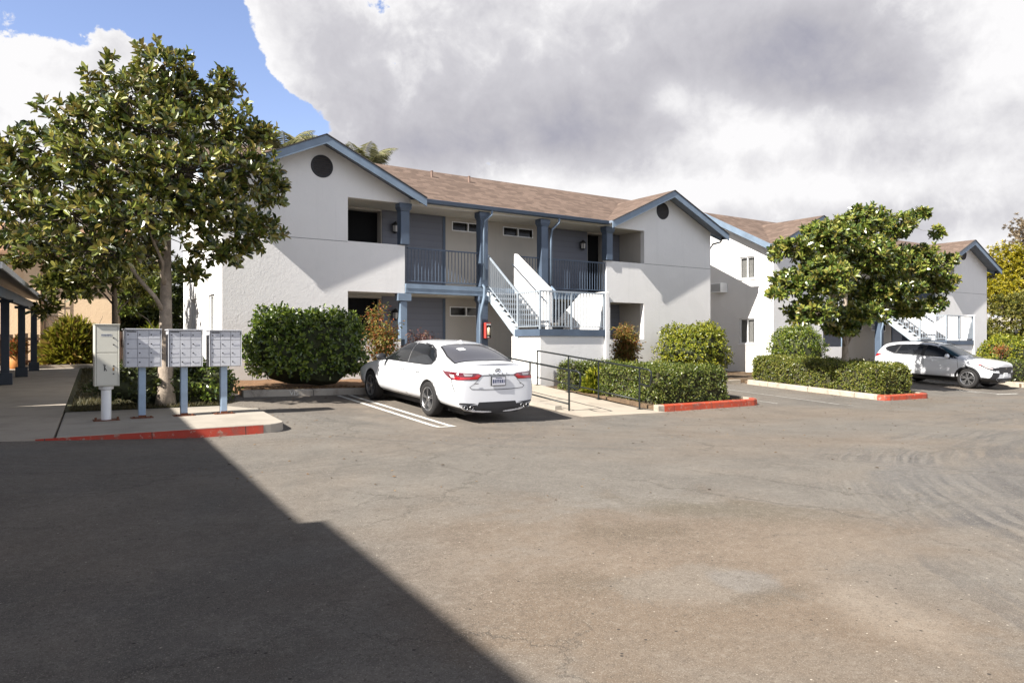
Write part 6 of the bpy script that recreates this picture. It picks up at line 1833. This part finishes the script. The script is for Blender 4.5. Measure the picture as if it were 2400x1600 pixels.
def blob(u, v, su, sv, amp, rot=0.0):
    """soft patch of sky around a direction"""
    a0, e0 = ang(u, v); sa, se = su / 1700, sv / 1700
    c_, s_ = math.cos(rot), math.sin(rot)
    da = math_(nt, 'SUBTRACT', AZ, a0); de = math_(nt, 'SUBTRACT', EL, e0)
    p = math_(nt, 'ADD', math_(nt, 'MULTIPLY', da, c_ / sa), math_(nt, 'MULTIPLY', de, s_ / sa))
    q = math_(nt, 'ADD', math_(nt, 'MULTIPLY', da, -s_ / se), math_(nt, 'MULTIPLY', de, c_ / se))
    r2 = math_(nt, 'ADD', math_(nt, 'MULTIPLY', p, p), math_(nt, 'MULTIPLY', q, q))
    return math_(nt, 'MULTIPLY', math_(nt, 'EXPONENT', math_(nt, 'MULTIPLY', r2, -1.0)), amp)
def total(items):
    t = None
    for b in items: t = b if t is None else math_(nt, 'ADD', t, b)
    return t
n4 = nt.nodes.new('ShaderNodeTexNoise'); setin(n4, Scale=34, Detail=6, Roughness=.62, Distortion=.3); nt.links.new(D, n4.inputs['Vector'])
def cen(n, k): return math_(nt, 'MULTIPLY', math_(nt, 'SUBTRACT', n.outputs[0], .5), k)
holes = total([blob(210, -10, 440, 135, 1.3), blob(470, 60, 90, 130, .75, -.9), blob(600, 225, 120, 62, 1.0, -.5), blob(690, 280, 70, 50, .75), blob(520, 160, 80, 60, .8), blob(640, 300, 90, 40, .6),
               blob(1130, 388, 60, 16, .42), blob(2130, 480, 70, 18, .3), blob(100, -330, 600, 190, .8),
               blob(90, 250, 150, 165, -.75), blob(355, 30, 34, 16, -.55, -.7), blob(310, 105, 120, 36, -.62, -.35), blob(300, 170, 140, 60, -.35), blob(640, 30, 130, 110, -.85), blob(760, 150, 110, 90, -.7)])
nz = math_(nt, 'ADD', math_(nt, 'ADD', cen(n1, 1.5), cen(n2, 1.3)), cen(n4, .9))
cov = math_(nt, 'SUBTRACT', math_(nt, 'ADD', .62, nz), holes)
mr = nt.nodes.new('ShaderNodeMapRange'); mr.interpolation_type = 'SMOOTHSTEP'; setin(mr, From_Min=.0, From_Max=.13); nt.links.new(cov, mr.inputs[0])
mask = mr.outputs[0]
dark = total([blob(1150, 290, 470, 105, .48), blob(1080, 345, 300, 40, .30), blob(1900, 120, 260, 115, .82), blob(1350, 110, 750, 240, .36), blob(2010, 215, 150, 40, .3), blob(860, 180, 200, 120, .12), blob(2150, 520, 320, 50, .30), blob(1400, 320, 160, 60, .2), blob(1300, 450, 800, 50, -.22), blob(100, 330, 260, 110, .12),
              blob(1585, 225, 60, 45, -.75), blob(1720, 255, 150, 45, -.45), blob(1660, 330, 200, 45, -.35), blob(560, 80, 120, 150, -.35), blob(650, 170, 90, 60, -.25), blob(2340, 120, 130, 200, -.32), blob(2050, 390, 600, 150, .20), blob(1680, 450, 120, 40, -.3), blob(2050, 440, 160, 36, -.3), blob(1900, 300, 200, 45, -.25)])
dk = math_(nt, 'ADD', math_(nt, 'MULTIPLY_ADD', dark, .76, .085), cen(n3, .7))
dk = math_(nt, 'ADD', dk, cen(n1, 1.05))
dk = math_(nt, 'ADD', dk, math_(nt, 'ADD', cen(n2, .6), cen(n4, .3)))
dk = math_(nt, 'ADD', dk, math_(nt, 'MULTIPLY', math_(nt, 'SUBTRACT', 1.0, math_(nt, 'MULTIPLY', cov, 2.2), clamp=True), -.12))
cc = ramp(nt, dk, [(.0, (1.0, .99, 1.0)), (.15, (.87, .86, .88)), (.38, (.66, .65, .69)), (.66, (.545, .535, .58)), (1.0, (.40, .40, .475))])
# unseen sky shaped for fill light: brighter, cooler behind the viewer, dim blue overhead
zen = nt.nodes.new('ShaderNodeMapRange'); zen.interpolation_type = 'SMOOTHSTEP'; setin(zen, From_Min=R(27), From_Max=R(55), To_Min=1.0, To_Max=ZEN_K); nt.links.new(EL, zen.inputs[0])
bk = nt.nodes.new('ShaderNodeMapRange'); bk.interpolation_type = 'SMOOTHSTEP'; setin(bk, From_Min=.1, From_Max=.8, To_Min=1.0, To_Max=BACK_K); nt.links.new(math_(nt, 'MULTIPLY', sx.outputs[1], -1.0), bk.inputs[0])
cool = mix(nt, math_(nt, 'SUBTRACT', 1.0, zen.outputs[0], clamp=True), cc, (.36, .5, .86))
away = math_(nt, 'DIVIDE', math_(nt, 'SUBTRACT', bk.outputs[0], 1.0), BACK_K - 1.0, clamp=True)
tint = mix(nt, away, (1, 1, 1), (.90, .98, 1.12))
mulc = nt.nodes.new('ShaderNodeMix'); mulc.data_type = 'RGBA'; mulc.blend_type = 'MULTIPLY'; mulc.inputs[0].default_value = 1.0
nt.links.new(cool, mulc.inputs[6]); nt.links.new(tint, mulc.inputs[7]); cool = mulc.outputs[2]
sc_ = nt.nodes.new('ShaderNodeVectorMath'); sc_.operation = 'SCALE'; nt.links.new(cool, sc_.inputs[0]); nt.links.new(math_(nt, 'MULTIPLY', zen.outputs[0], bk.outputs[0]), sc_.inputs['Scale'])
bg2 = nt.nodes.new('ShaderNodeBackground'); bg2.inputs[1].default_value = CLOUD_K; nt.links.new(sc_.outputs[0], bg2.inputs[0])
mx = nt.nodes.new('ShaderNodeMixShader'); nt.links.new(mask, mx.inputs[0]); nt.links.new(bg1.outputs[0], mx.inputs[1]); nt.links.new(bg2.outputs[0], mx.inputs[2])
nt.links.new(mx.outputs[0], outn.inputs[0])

sl = bpy.data.lights.new('sun', 'SUN'); sl.energy = SUN_E; sl.angle = R(.53); sl.color = (1.0, .955, .89)
so = bpy.data.objects.new('sun', sl); COL.objects.link(so); so.location = (-20, -10, 30)
so.rotation_euler = SUN.to_track_quat('Z', 'Y').to_euler()

cam = bpy.data.cameras.new('camera'); cam.lens = 25.5; cam.sensor_width = 36; cam.clip_start = .05; cam.clip_end = 3000
cob = bpy.data.objects.new('camera', cam); COL.objects.link(cob)
cob.location = (0, 0, EYE); cob.rotation_euler = (R(90), 0, -TH)
scene.camera = cob
scene.view_settings.view_transform = 'Standard'; scene.view_settings.look = 'None'
scene.view_settings.gamma = 1; scene.view_settings.exposure = EXPO
scene.cycles.max_bounces = 8
scene.cycles.use_denoising = True
